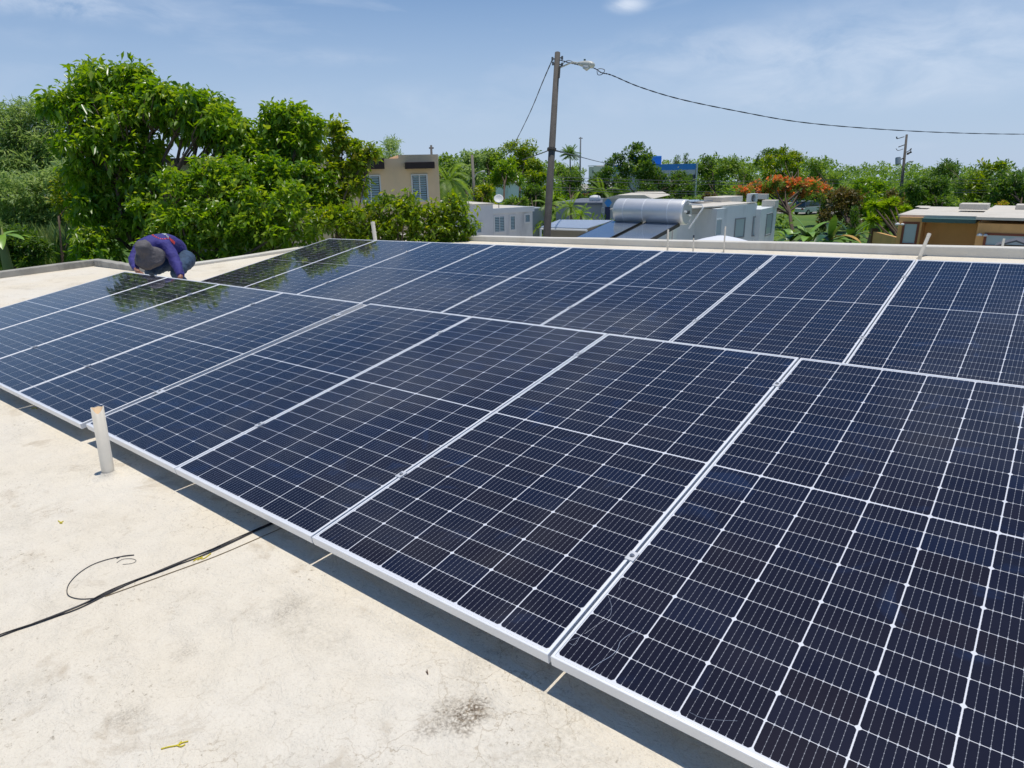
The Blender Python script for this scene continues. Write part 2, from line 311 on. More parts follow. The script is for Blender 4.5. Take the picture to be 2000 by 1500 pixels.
# ---------------------------------------------------------------- our house and its roof
house = empty('roof_house', (-4, 3, GZ), label='concrete house whose flat cream coated roof carries the solar panels', cat='house')
inv = Vector((4, -3, -GZ))
def child(m, name, mt, bevel=0, **k): o = m.build(name, mt, house, bevel=bevel, **k); o.location = inv; return o
mroof = MB(); poly = [(-14.3, -6), (5, -6), (5, 9.6), (-11.8, 9.6), (-11.8, 3.95), (-14.3, 3.95)]
mroof.prism(poly, lambda x, y: roof_z(x, y)-.25, roof_z); child(mroof, 'roof_slab', ROOF)
mw = MB(); mw.prism([(-14.1, -5.8), (4.8, -5.8), (4.8, 9.4), (-11.6, 9.4), (-11.6, 3.75), (-14.1, 3.75)], GZ, lambda x, y: roof_z(x, y)-.25); child(mw, 'wall', WHITEWALL)
def curb(a, b, w, h0, h1, mt, name):
    a, b = Vector((*a, 0)), Vector((*b, 0)); t = (b-a).normalized(); n = Vector((-t.y, t.x, 0)); K = 14; m = MB(); vs = []
    for i in range(K+1):
        p = a.lerp(b, i/K); z = roof_z(p.x, p.y); h = h0+(h1-h0)*i/K + random.uniform(-.006, .006)
        vs += [p+n*w/2+Vector((0, 0, z-.27)), p+n*w/2+Vector((0, 0, z+h)), p-n*w/2+Vector((0, 0, z+h)), p-n*w/2+Vector((0, 0, z-.27))]
    fs = [(4*i+j, 4*i+(j+1) % 4, 4*(i+1)+(j+1) % 4, 4*(i+1)+j) for i in range(K) for j in range(4)] + [(0, 3, 2, 1), (4*K, 4*K+1, 4*K+2, 4*K+3)]
    m.add(vs, fs); return child(m, name, mt, bevel=.015)
curb((-14.38, -6), (-14.38, 4.12), .18, .10, .13, CURB, 'curb')
curb((-14.28, 4.03), (-11.6, 4.03), .18, .13, .07, CURB, 'curb')
curb((-11.88, 4.13), (-11.88, 9.8), .2, .05, .08, WHITEWALL, 'curb')
curb((-11.77, 9.7), (5.1, 9.7), .22, .09, .155, WHITEWALL, 'parapet_wall')
tag(child(MB().box(-11.5, -1.8, 8.9, 9.58, -.32, -.31), 'roof_step', ROOF)) if False else None

# ---------------------------------------------------------------- solar panels
PW, PWID, PLEN, T1 = 1.154, 1.144, 2.278, .162
def row_matrix(x0, y0, z0, tilt, slope, ang):
    X = Vector((math.cos(ang), math.sin(ang), slope)); Y = Vector((-math.sin(ang)*math.cos(tilt), math.cos(ang)*math.cos(tilt), math.sin(tilt)))
    X.normalize(); Y = (Y - X*Y.dot(X)).normalized(); Z = X.cross(Y)
    M = Matrix((X, Y, Z)).transposed().to_4x4(); M.translation = (x0, y0, z0); return M
def frame_mesh():
    m = MB(); lip = .009; H = .035; t = .002
    # outer walls + lips as four mitred aluminium bars: profile goes outer-bottom, outer-top, inner-top, step, glass line
    prof = [(0, -H), (0, -.0012), (.0012, 0), (lip-.001, 0), (lip, -.0018), (lip, -.004), (t, -.006), (t, -H), ]
    def ring(off, z): return [(off, off, z), (PWID-off, off, z), (PWID-off, PLEN-off, z), (off, PLEN-off, z)]
    vs = []; 
    for o_, z in prof: vs += ring(o_, z)
    n = len(prof); fs = []
    for i in range(n-1):
        for j in range(4): fs.append((4*i+j, 4*i+(j+1) % 4, 4*(i+1)+(j+1) % 4, 4*(i+1)+j))
    fs += [(4*(n-1)+j, 4*(n-1)+(j+1) % 4, (j+1) % 4, j) for j in range(4)]
    m.add(vs, fs)
    # raised inner line of the lip on the short sides (double line seen on the lower edge)
    m.box(.01, PWID-.01, .0095, .0112, -.004, -.0008); m.box(.01, PWID-.01, PLEN-.0112, PLEN-.0095, -.004, -.0008)
    return m.mesh('frame', ALU)
def back_mesh():
    m = MB(); e = .0092; m.box(e, PWID-e, e, PLEN-e, -.0065, -.0026); return m.mesh('backsheet', BACK)
def cell_mesh():
    m = MB(); w, h, c = .0918, .091, .0068
    o = [(-w+c, 0), (w-c, 0), (w, c), (w, h-c*.5), (w-c*.5, h), (-w+c*.5, h), (-w, h-c*.5), (-w, c)]
    m.prism(o, -.0003, .0); m.f = m.f[1:]; m.mi = m.mi[1:]; return m.mesh('solar_cell', CELL)
FRM, BCK, CLL = frame_mesh(), back_mesh(), cell_mesh()
CX = [.011+.0035+.091+i*(.1836+.0036) for i in range(6)]; off = (PWID-(CX[-1]-CX[0]))/2-CX[0]; CX = [c+off for c in CX]
g_ = .0021; CY = []
y_ = .0165
for k in range(24):
    CY.append((y_, k % 2 == 1)); y_ += .091+g_
    if k == 11: y_ += .006
sh = (PLEN-(CY[-1][0]+.091+.0165))/2; CY = [(a+sh, b) for a, b in CY]
def make_panel(M, label, grp):
    root = empty('solar_panel', label=label, cat='solar panel', group=grp); root.matrix_world = M
    for nm, me in (('frame', FRM), ('backsheet', BCK)):
        o = bpy.data.objects.new(nm, me); COL.objects.link(o); o.parent = root
    for y, flip in CY:
        for x in CX:
            o = bpy.data.objects.new('solar_cell', CLL); COL.objects.link(o); o.parent = root
            o.location = (x, y+(.091 if flip else 0), -.0022)
            if flip: o.rotation_euler = (0, 0, math.pi)
    return root
def clampmesh():
    m = MB(); m.box(-.0165, .0165, -.022, .022, .0006, .004); m.box(-.0045, .0045, -.022, .022, -.034, .0006)
    return m.mesh('clamp_plate', ALU2)
def boltmesh():
    m = MB(); m.lathe([(.0001, .0046), (.0065, .0042), (.0065, .0095), (.005, .0105), (.0001, .0105)], 6); m.lathe([(.009, .0042), (.009, .0052), (.0001, .0052)], 14); return m.mesh('bolt', STEEL)
CLM, BLT = clampmesh(), boltmesh()
def make_clamp(M, label, wide=1.0):
    r = empty('mid_clamp', label=label, cat='clamp', group='clamps holding the solar panels down'); r.matrix_world = M
    for nm, me in (('clamp_plate', CLM), ('bolt', BLT)):
        o = bpy.data.objects.new(nm, me); COL.objects.link(o); o.parent = r
        if nm == 'clamp_plate': o.scale = (wide, 1, 1)
ORD = ['first', 'second', 'third', 'fourth', 'fifth', 'sixth', 'seventh', 'eighth', 'ninth', 'tenth']
MF = row_matrix(0, 0, 0, T1, .026, 0)
ML = row_matrix(-3.5106, -.0136, -.1004, .1662, .0192, .0124)
MB_ = row_matrix(.0516, 2.9548, .1521, .1718, .026, 0)
front_l = ['front row panel at the far left end under the crouching worker\'s hand', 'front row panel second from the left, mirroring the worker\'s purple shirt',
  'front row panel third from the left, with a dark tree reflection in its upper half', 'front row panel just left of the wide grey gap in the row',
  'front row panel just right of the wide grey gap, behind the cut pipe', 'front row panel above the black cable bundle, third counting from the right end',
  'front row panel second from the right end, whose lower corner meets the bottom gap clamp', 'nearest and largest front row panel at the right edge, with swirly scratches']
idx = 0
for k in range(4):
    make_panel(ML @ Matrix.Translation((-(4-k)*PW+.005, 0, 0)), front_l[idx], 'solar panels of the front row'); idx += 1
for k in (-2, -1, 0, 1):
    make_panel(MF @ Matrix.Translation(((k-1)*PW+.005, 0, 0)), front_l[idx], 'solar panels of the front row'); idx += 1
for i, k in enumerate(range(-6, 2)):
    make_panel(MB_ @ Matrix.Translation(((k-1)*PW+.005, 0, 0)), 'back row solar panel, %s from the left%s' % (ORD[i], ['', '', '', '', '', '', '', ', cut by the right picture edge'][i]) if i else 'back row solar panel at the far left end, mirroring the dark trees', 'solar panels of the back row')
for k in (-2, -1, 0):
    for v, w in ((.49, 'lower'), (1.93, 'upper')):
        make_clamp(MF @ Matrix.Translation((k*PW, v, 0)), '%s clamp in the front row gap %s' % (w, {0: 'left of the nearest panel', -1: 'directly above the cable bundle\'s right side', -2: 'second right of the cut pipe'}[k]))
for k in (-3, -2, -1):
    for v, w in ((.49, 'lower'), (1.93, 'upper')):
        make_clamp(ML @ Matrix.Translation((k*PW, v, 0)), '%s clamp in the %s gap from the left of the front row' % (w, ORD[k+3]))
for v, w in ((.49, 'lower'), (1.98, 'upper')):
    make_clamp(ML @ Matrix.Translation((.027, v, .0)), '%s wide clamp bridging the broad grey gap of the front row' % w, 1.9)
for k in range(-6, 1):
    for v, w in ((.49, 'lower'), (1.80, 'upper')):
        make_clamp(MB_ @ Matrix.Translation((k*PW, v, 0)), '%s clamp in the %s gap from the left of the back row' % (w, ORD[k+6]))
# rails, feet
def rail(M, x0, x1, v, label):
    r = empty('mounting_rail', label=label, cat='rail', group='aluminium rails under the panels'); r.matrix_world = M @ Matrix.Translation((0, v, 0))
    m = MB(); m.box(x0, x1, -.02, .02, -.078, -.0365); m.build('rail_bar', ALU2, r)
    x = x0+.4
    while x < x1:
        w = M @ Vector((x, v, -.078)); h = w.z-roof_z(w.x, w.y)
        f = MB(); f.box(x-.02, x+.02, .0205, .0265, -.08-h*1.0, -.04); f.box(x-.02, x+.02, .0205, .075, -.0795-h*1.0, -.0745-h*1.0) ; f.build('foot', ALU2, r); x += 1.7
rail(ML, -4*PW, -.02, .49, 'lower rail under the left part of the front row'); rail(ML, -4*PW, -.02, 1.93, 'upper rail under the left part of the front row')
rail(MF, -3*PW-.0+.01, PW, .49, 'lower rail under the right part of the front row'); rail(MF, -3*PW+.01, PW, 1.93, 'upper rail under the right part of the front row')
rail(MB_, -7*PW, PW, .49, 'lower rail under the back row'); rail(MB_, -7*PW, PW, 1.80, 'upper rail under the back row')
# thin grey cover strip below the broad gap
# fine swirly scratches and smear on the nearest panel
SCR = mat('scratch', (.40, .45, .55), .4)
def on_panel(px, py):
    Mi = MF.inverted(); a = Mi @ CP; d = (Mi.to_3x3() @ ray(px, py)); t = -(a.z+.0018)/d.z; q = a+d*t; return q
def smooth(pts, k=6):
    out = []; n = len(pts)
    for i in range(n-1):
        p0, p1, p2, p3 = pts[max(i-1, 0)], pts[i], pts[i+1], pts[min(i+2, n-1)]
        for j in range(k):
            t = j/k; out.append(.5*((2*p1)+(p2-p0)*t+(2*p0-5*p1+4*p2-p3)*t*t+(3*p1-p0-3*p2+p3)*t**3))
    return out+[pts[-1]]
sc = MB()
for pts, r in (([(1150, 1309), (1170, 1295), (1192, 1282), (1206, 1268), (1212, 1253), (1228, 1240), (1246, 1232)], .0007), ([(1188, 1164), (1194, 1182), (1193, 1198), (1186, 1207), (1160, 1225), (1142, 1238)], .0004),
               ([(1110, 1252), (1130, 1246), (1122, 1260), (1112, 1256)], .0004), ([(1222, 1098), (1214, 1130), (1208, 1150)], .0003), ([(1345, 1390), (1370, 1402), (1400, 1406), (1440, 1408)], .0003)):
    sc.tube([tuple(q) for q in smooth([on_panel(*p) for p in pts])], r, 5)
so_ = sc.build('scratch_marks', SCR); so_.matrix_world = MF; tag(so_, 'fine pale swirly scratches on the lower left corner of the nearest panel', 'scratches')

# ---------------------------------------------------------------- pipes, cables, litter on the roof
def cut_pipe():
    b = Vector((-2.81, -.137, roof_z(-2.81, -.137))); t = Vector((-2.89, -.095, b.z+.365))
    r = empty('vent_pipe', b, label='cream plastic pipe stub with slanted open top standing in front of the panels', cat='pipe')
    ax = (t-b); L = ax.length; ax.normalize(); x = ax.cross(Vector((0, 0, 1))).normalized()
    if x.length < .1: x = Vector((1, 0, 0))
    y = ax.cross(x); R_ = .0305; m = MB(); n = 28; vs = []; toc = (CP-t).normalized()
    for ring, (rr, f) in enumerate(((R_, -.02), (R_, 1), (R_-.004, 1), (R_-.004, .55))):
        for j in range(n):
            q = 2*math.pi*j/n; d = x*math.cos(q)+y*math.sin(q)
            cutz = -.034*max(0, d.dot(toc))**2 + .002*math.sin(5*q) if f == 1 else 0
            vs.append(d*rr + ax*(L*f+cutz))
    m.add(vs, [(i*n+j, i*n+(j+1) % n, (i+1)*n+(j+1) % n, (i+1)*n+j) for i in range(3) for j in range(n)])
    for k in range(len(m.mi)): m.mi[k] = 1 if k >= 2*n else 0
    m.build('pipe_tube', [PVC, PVCIN], r, smooth=True)
    c = MB(); c.lathe([(R_+.05, -.002), (R_+.028, .006), (R_+.008, .014), (R_+.001, .028), (R_, .03)], 28); c.build('sealant_collar', ROOF, r, smooth=True)
cut_pipe()
def post(pxb, pyb, pxt, pyt, D, rad, label, mt=None, cap=None, name='vent_pipe'):
    b, t = P(pxb, pyb, D), P(pxt, pyt, D); z = roof_z(b.x, b.y)
    b2 = b.copy(); b2.z = min(b.z, z)
    r = empty(name, b2, label=label, cat='pipe'); m = MB()
    m.tube([(0, 0, 0), tuple(b-b2), tuple(t-b2)] if (b-b2).length > .02 else [(0, 0, 0), tuple(t-b2)], rad, 12); m.build('pipe_tube', mt or PVC, r, smooth=False)
    k = MB(); d = (t-b).normalized(); k.tube([tuple(t-b2-d*.04), tuple(t-b2+d*.004)], rad*1.07, 12); k.build('pipe_cap', cap or mt or PVC, r)
post(733, 470, 728, 434, 12.2, .036, 'white pipe stub standing behind the back row\'s left end')
post(1797, 500, 1815, 457, 8.6, .022, 'leaning white pipe behind the gap of the back row on the right')
post(1953, 503, 1961, 467, 8.8, .014, 'thin white pipe standing nearest the right picture edge')
post(1414, 483, 1417, 443, 10.6, .012, 'slim white pipe in front of the parapet, right of the dark capped one')
post(1354, 483, 1355, 460, 10.7, .012, 'short white pipe with a dark tip beside the white dome', cap=DARKPIPE)
post(1304, 480, 1305, 449, 10.8, .015, 'white pipe just right of the solar heater collectors')
def ground_tube(name, pxs, rad, mt, label, cat, lift=1.0, n=6):
    pts = []
    for px, py in pxs:
        q = roof_hit(px, py); q.z += rad*lift+.001; pts.append(q)
    m = MB(); m.tube([tuple(p) for p in smooth(pts, 8)], rad, n); return tag(m.build(name, mt, smooth=True), label, cat)
cab = [(-60, 1268), (0, 1243), (80, 1214), (150, 1188), (212, 1158), (262, 1136), (330, 1109), (400, 1081), (460, 1055), (500, 1036), (540, 1019), (620, 985), (700, 940)]
r = empty('cable_bundle', label='bundle of black cables running from the left edge to beneath the panels', cat='cable')
for k, (dy, rd, lift) in enumerate(((0, .0025, 1), (2.2, .0024, 1), (1.0, .0022, 3), (-1.6, .0013, 1))):
    pts = []
    for i, (px, py) in enumerate(cab):
        q = roof_hit(px, py+dy+(1.5*math.sin(i*1.7+k*2) if 0 < i < 9 else 0)); q.z += rd*lift+.001; pts.append(q)
    MB().tube([tuple(p) for p in smooth(pts, 6)], rd, 7).build('cable', CABLE, r, smooth=True)
WIRE = mat('wire_grey', (.05, .045, .045), .5)
ground_tube('wire_loop', [(200, 1168), (160, 1171), (137, 1166), (131, 1156), (136, 1140), (155, 1120), (185, 1102), (225, 1090), (262, 1085), (240, 1087), (228, 1092)], .0017, WIRE, 'thin loose wire curling out of the cable bundle on the roof', 'wire')
ground_tube('wire_scrap', [(228, 1100), (240, 1093), (258, 1092), (266, 1096), (258, 1101), (240, 1103)], .0009, WIRE, 'hair-thin curled wire end beside the wire loop', 'wire')
ground_tube('seam_wire', [(205, 1166), (250, 1150), (330, 1121), (420, 1088), (500, 1054), (555, 1030), (640, 990)], .0016, mat('brown_wire', (.22, .16, .08), .7), 'thin brown cord lying beside the black cable bundle', 'cord')
def zip_tie(pxs, label, rad=.0016):
    for_o = empty('wire_tie', label=label, cat='tie')
    for k, pl in enumerate(pxs):
        pts = [roof_hit(*p)+Vector((0, 0, rad+.001)) for p in pl]
        MB().tube([tuple(q) for q in smooth(pts, 5)], rad, 6).build('strand', YEL, for_o, smooth=True)
zip_tie([[(315, 1464), (330, 1460), (346, 1457), (356, 1452), (368, 1449)], [(346, 1457), (354, 1459), (362, 1455)], [(350, 1454), (355, 1449)]], 'yellow forked plastic tie scrap lying near the bottom left', .0018)
zip_tie([[(114, 1018), (119, 1021), (124, 1019)], [(117, 1023), (122, 1023)]], 'tiny yellow scrap on the roof left of the wire loop', .0022)
zip_tie([[(378, 1097), (388, 1091), (398, 1092), (412, 1082)], [(386, 1095), (396, 1088)]], 'yellow twisted tie lying against the black cables', .002)
zip_tie([[(62, 799), (68, 797), (72, 799)]], 'yellow scrap in the shadow at the left of the front row', .003)
ground_tube('seam_cable', [(1790, 505), (1810, 500), (1840, 498.5), (1900, 497), (2000, 493.5), (2100, 490)], .004, CABLE, 'thin black cable running along the parapet on the right', 'cable')
ground_tube('leaf_litter', [(832, 1312), (836, 1318), (834, 1309)], .0012, mat('dead_leaf', (.12, .07, .04), .8), 'tiny dark twig lying on the roof below the middle panels', 'twig')

# ---------------------------------------------------------------- foliage
def leaf_mat(name, cols, rough=.38, trans=.35):
    m = bpy.data.materials.new(name); m.use_nodes = True; nt = m.node_tree; N, Lk = nt.nodes, nt.links; b = N['Principled BSDF']; out = N['Material Output']
    a = N.new('ShaderNodeAttribute'); a.attribute_name = 'tint'; r = N.new('ShaderNodeValToRGB'); e = r.color_ramp.elements
    e[0].color = (*cols[0], 1); e[-1].color = (*cols[-1], 1)
    for i, c in enumerate(cols[1:-1]): k = e.new((i+1)/(len(cols)-1)); k.color = (*c, 1)
    Lk.new(a.outputs['Fac'], r.inputs[0]); Lk.new(r.outputs[0], b.inputs['Base Color']); b.inputs['Roughness'].default_value = rough; b.inputs['Specular IOR Level'].default_value = .45
    t = N.new('ShaderNodeBsdfTranslucent'); g = N.new('ShaderNodeHueSaturation'); g.inputs['Value'].default_value = 2.3; g.inputs['Saturation'].default_value = 1.1; g.inputs['Hue'].default_value = .485
    Lk.new(r.outputs[0], g.inputs['Color']); Lk.new(g.outputs[0], t.inputs[0]); mx_ = N.new('ShaderNodeMixShader'); mx_.inputs[0].default_value = trans
    Lk.new(b.outputs[0], mx_.inputs[1]); Lk.new(t.outputs[0], mx_.inputs[2]); Lk.new(mx_.outputs[0], out.inputs[0]); return m
L_BIG = leaf_mat('leaf_broad', [(.05, .13, .016), (.105, .22, .02), (.19, .31, .03), (.30, .38, .05)], .30, .42)
L_YEL = leaf_mat('leaf_yellowish', [(.075, .15, .015), (.15, .245, .02), (.27, .33, .03), (.40, .28, .05)], .36, .42)
L_FINE = leaf_mat('leaf_feathery', [(.11, .19, .04), (.19, .29, .08), (.27, .37, .12), (.35, .43, .19)], .5, .4)
L_DARK = leaf_mat('leaf_dark', [(.034, .085, .014), (.058, .13, .018), (.10, .19, .024), (.17, .26, .036)], .4, .35)
L_MID = leaf_mat('leaf_mid', [(.07, .145, .022), (.12, .215, .03), (.18, .28, .045), (.25, .34, .06)], .5, .4)
L_ORA = leaf_mat('leaf_orange_bloom', [(.06, .12, .02), (.10, .14, .03), (.58, .19, .05), (.70, .28, .09)], .7, .3)
L_BRN = leaf_mat('leaf_brownish', [(.05, .07, .015), (.10, .10, .02), (.17, .13, .03), (.22, .13, .04)], .5, .25)
BARK = mat('bark', (.12, .085, .06), .9, var=.25, vscale=12, bump=.6)
BARKG = mat('bark_grey', (.20, .18, .15), .9, var=.2, vscale=10, bump=.5)
def norm(a): return a/np.maximum(np.linalg.norm(a, axis=-1, keepdims=True), 1e-9)
def leaves(blobs, L, nros, per, seed=0, droop=.5, wid=.42, spread=.8, inner=.45, squash=.85, tintbase=0, only=None):
    rg = np.random.default_rng(seed); B = np.array(blobs, float)
    pr = B[:, 3]**2; pr /= pr.sum(); bi = rg.choice(len(B), nros, p=pr)
    n = norm(rg.normal(size=(nros, 3)) + np.array([0, 0, .25])); rad = B[bi, 3]*(inner+(1.06-inner)*rg.random(nros)**.55)
    # lumpy surface
    lump = 1+.22*np.sin(n[:, 0]*5+bi)*np.sin(n[:, 1]*6+bi*2)*np.cos(n[:, 2]*4+bi)+.17*rg.normal(size=nros)
    c = B[bi, :3] + n*(rad*lump)[:, None]*np.array([1, 1, squash])
    N = nros*per; C = np.repeat(c, per, 0); Nn = np.repeat(n, per, 0)
    d = norm(Nn*.45+rg.normal(size=(N, 3))*spread+np.array([0, 0, -droop+.15])); l = L*(.42+.95*rg.random(N)**1.3)[:, None]*np.repeat(.75+.5*rg.random(nros), per)[:, None]
    C = C + rg.normal(size=(N, 3))*L*.35
    side = norm(np.cross(d, norm(rg.normal(size=(N, 3))*.5+np.array([0, 0, 1.])))); up = np.cross(side, d)
    w = l*wid*.5; base = C; tip = C+d*l+np.array([0, 0, -1.])*l*droop*.25; midc = C+d*l*.5+up*l*.05
    V = np.stack([base, midc+side*w, tip, midc-side*w], 1).reshape(-1, 3)
    tint = np.repeat(rg.random(nros)*.5+tintbase, per)+rg.random(N)*.42+Nn[:, 2]*.10
    tint = np.repeat(np.clip(tint, 0, 1), 4)
    return V, tint
def leaf_mesh(name, V, tint, mt, extra=None):
    n = len(V)//4; me = bpy.data.meshes.new(name); me.vertices.add(n*4); me.vertices.foreach_set('co', V.astype(np.float32).ravel())
    b = np.arange(n)*4; tri = np.stack([b, b+1, b+2, b, b+2, b+3], 1).ravel().astype(np.int32)
    me.loops.add(n*6); me.loops.foreach_set('vertex_index', tri); me.polygons.add(n*2); me.polygons.foreach_set('loop_start', np.arange(n*2, dtype=np.int32)*3)
    me.update(calc_edges=True); a = me.attributes.new('tint', 'FLOAT', 'POINT'); a.data.foreach_set('value', tint.astype(np.float32)); me.materials.append(mt)
    return me
def PB(lst, D=None):  # blobs given as (px, py, radius px, distance): real world spheres at that distance
    out = []
    for b in lst:
        d = b[3] if len(b) > 3 else D
        p = P(b[0], b[1], d); out.append((p.x, p.y, p.z, b[2]/FPX*d))
    return out
def tree(name, blobs, base, mt, L, nros, per, label, cat='tree', group=None, bark=BARK, trunk_r=.16, seed=1, limbs=None, bushy=False, **kw):
    base = Vector(base); r = empty(name, base, label=label, cat=cat, group=group); rl = random.Random(seed)
    V, t = leaves([(x-base.x, y-base.y, z-base.z, q) for x, y, z, q in blobs], L, nros, per, seed, **kw)
    o = bpy.data.objects.new('crown', leaf_mesh('crown', V, t, mt)); COL.objects.link(o); o.parent = r
    m = MB(); B = sorted(blobs, key=lambda q: -q[3]); cx = sum(q[0]*q[3] for q in B)/sum(q[3] for q in B); cy_ = sum(q[1]*q[3] for q in B)/sum(q[3] for q in B); zmin = min(q[2] for q in B)
    zt = max(min(zmin, sum(q[2] for q in B)/len(B)-.1), base.z+.6)
    top = Vector((cx*.7+base.x*.3, cy_*.7+base.y*.3, zt)) - base
    ml = [Vector((0, 0, -.3)), top*.33+Vector((rl.uniform(-.1, .1), rl.uniform(-.1, .1), 0)), top*.66+Vector((rl.uniform(-.15, .15), 0, 0)), top]
    m.tube(smooth(ml, 3), [trunk_r*(1-.45*i/9) for i in range(10)], 8)
    for q in B[:(limbs or len(B))]:
        e = Vector(q[:3])-base; a = top*rl.uniform(.55, 1.0); mid = a.lerp(e, .55)+Vector((rl.uniform(-1, 1), rl.uniform(-1, 1), rl.uniform(-.2, .5)))*(e-a).length*.12
        rr = trunk_r*(.30+.25*min(1, q[3])); m.tube(smooth([a, mid, e], 3), [rr*(1-.7*i/6) for i in range(7)], 6)
        for k in range(3):
            e2 = e+Vector((rl.gauss(0, 1), rl.gauss(0, 1), rl.uniform(-.2, 1))).normalized()*q[3]*.85
            m.tube([mid.lerp(e, .6), mid.lerp(e2, .7), e2], [rr*.4, rr*.25, rr*.1], 5)
    m.build('trunk', bark, r, smooth=True); return r

big = PB([(168, 166, 38), (208, 158, 32), (245, 160, 40), (160, 200, 30), (140, 196, 22), (310, 190, 32), (360, 192, 28), (410, 205, 26), (440, 228, 28), (455, 250, 30), (480, 265, 28), (502, 268, 20), (500, 295, 26), (462, 300, 26), (420, 270, 20), (380, 225, 34), (400, 245, 30), (285, 185, 34), (150, 205, 32), (205, 215, 48), (270, 235, 45), (335, 205, 36), (392, 200, 24), (350, 240, 32), (425, 232, 28), (468, 258, 28), (492, 278, 20),
  (150, 262, 28), (175, 292, 42), (235, 300, 50), (292, 300, 36), (145, 335, 30), (180, 360, 45), (250, 365, 48), (310, 345, 30), (440, 285, 26), (405, 262, 20), (200, 425, 42), (262, 435, 45), (205, 480, 38), (310, 410, 36), (180, 400, 34)], 17)
big = [(x+CF.x*k, y+CF.y*k, z, r_) for (x, y, z, r_), k in zip(big, [random.uniform(-.6, .4) for _ in big])]
tree('broadleaf_tree', big, PX2G(262, 18), L_BIG, .205, 1750, 17, 'tallest broadleaf tree on the left with large drooping glossy leaves, behind the worker', trunk_r=.17, seed=3, droop=.75, inner=.3, tintbase=.06)
t2 = PB([(540, 232, 28), (572, 235, 26), (603, 252, 24), (548, 275, 28), (592, 282, 28), (540, 308, 22), (575, 315, 18), (612, 300, 14), (500, 300, 22), (470, 325, 26), (515, 345, 26)], 16.5)
tree('broadleaf_tree', t2, PX2G(545, 17), L_BIG, .17, 620, 17, 'broadleaf tree with a rounded upright crown between the tallest tree and the beige house', trunk_r=.12, seed=4, droop=.65, inner=.4, tintbase=.06)
t3 = PB([(655, 252, 15), (668, 280, 17), (690, 288, 16), (722, 300, 14), (645, 300, 14), (700, 320, 18), (660, 332, 20), (632, 345, 18), (690, 360, 20), (655, 385, 26), (618, 372, 22)], 15.5)
tree('broadleaf_tree', t3, PX2G(662, 16), L_YEL, .15, 400, 15, 'thin gappy tree with yellowing leaves right in front of the beige house', trunk_r=.09, seed=5, droop=.5, inner=.2, tintbase=-.1)
t4 = PB([(360, 380, 36), (410, 365, 36), (460, 385, 38), (345, 430, 38), (400, 430, 45), (460, 440, 45), (520, 400, 38), (570, 385, 30), (520, 455, 42), (580, 440, 42), (370, 480, 40), (440, 490, 36), (330, 470, 30), (300, 500, 30), (335, 352, 22), (425, 332, 22), (385, 345, 20), (475, 350, 22), (395, 318, 14)], 14.8)
tree('leafy_shrub', t4, PX2G(430, 15.5), L_BIG, .165, 980, 15, 'wide dense green shrub mass right behind the crouching worker', 'shrub', seed=6, droop=.45, inner=.4, tintbase=.1, trunk_r=.1)
t6 = PB([(455, 330, 22), (490, 340, 24), (530, 325, 22), (560, 345, 26), (600, 335, 20), (520, 360, 26), (575, 375, 26), (625, 385, 24), (640, 350, 16), (480, 375, 24)], 15.3)
tree('leafy_shrub', t6, PX2G(540, 16), L_BIG, .14, 520, 14, 'loose mid-green shrub top above the dense shrubs, before the thin gappy tree', 'shrub', seed=16, droop=.5, inner=.25, trunk_r=.07)
t5 = PB([(640, 430, 36), (690, 430, 34), (730, 425, 28), (795, 395, 16), (775, 420, 26), (815, 425, 26), (850, 420, 24), (880, 408, 22), (905, 418, 20), (918, 440, 16), (870, 445, 26), (740, 455, 26), (700, 465, 26), (880, 390, 12), (800, 375, 8), (760, 462, 24), (820, 462, 24), (860, 470, 22), (900, 462, 20), (735, 400, 14), (755, 390, 12)], 14.5)
tree('leafy_shrub', t5, PX2G(780, 15), L_YEL, .145, 600, 13, 'low yellow-green shrubs between the beige house and the grey house', 'shrub', seed=7, droop=.45, inner=.15, tintbase=-.16, trunk_r=.07)
f1 = PB([(15, 240, 26), (50, 225, 28), (85, 225, 24), (105, 250, 22), (40, 275, 40), (95, 290, 34), (10, 320, 40), (60, 340, 45), (118, 320, 26), (15, 290, 28)], 25)
tree('feathery_tree', f1, PX2G(60, 27), L_FINE, .27, 1050, 15, 'pale feathery tree at the far left edge, taller than the shrubs below it', seed=8, droop=.3, wid=.16, inner=.2, trunk_r=.16, bark=BARKG)
f2 = PB([(20, 385, 48), (85, 380, 45), (130, 350, 34), (140, 400, 38), (60, 440, 40), (15, 460, 40), (120, 440, 26)], 22)
tree('leafy_shrub', f2, PX2G(60, 23), L_FINE, .17, 1500, 15, 'dense small-leaved green bushes below the feathery tree at the left edge', 'shrub', seed=9, droop=.3, wid=.3, inner=.35, trunk_r=.1)
f3 = PB([(30, 470, 30), (75, 485, 22), (12, 500, 26), (60, 512, 20)], 18)
tree('leafy_shrub', f3, PX2G(40, 18.5), L_DARK, .12, 520, 14, 'dark low bush beyond the roof corner at the left edge', 'shrub', seed=10, droop=.3, wid=.35, trunk_r=.07)
f4 = PB([(128, 350, 14), (118, 370, 14), (140, 385, 16), (120, 400, 16), (148, 420, 18)], 19)
tree('young_tree', f4, PX2G(130, 19.2), L_YEL, .12, 150, 13, 'slender young tree with light leaves between the feathery tree and the tallest tree', seed=11, droop=.3, inner=.2, trunk_r=.04)
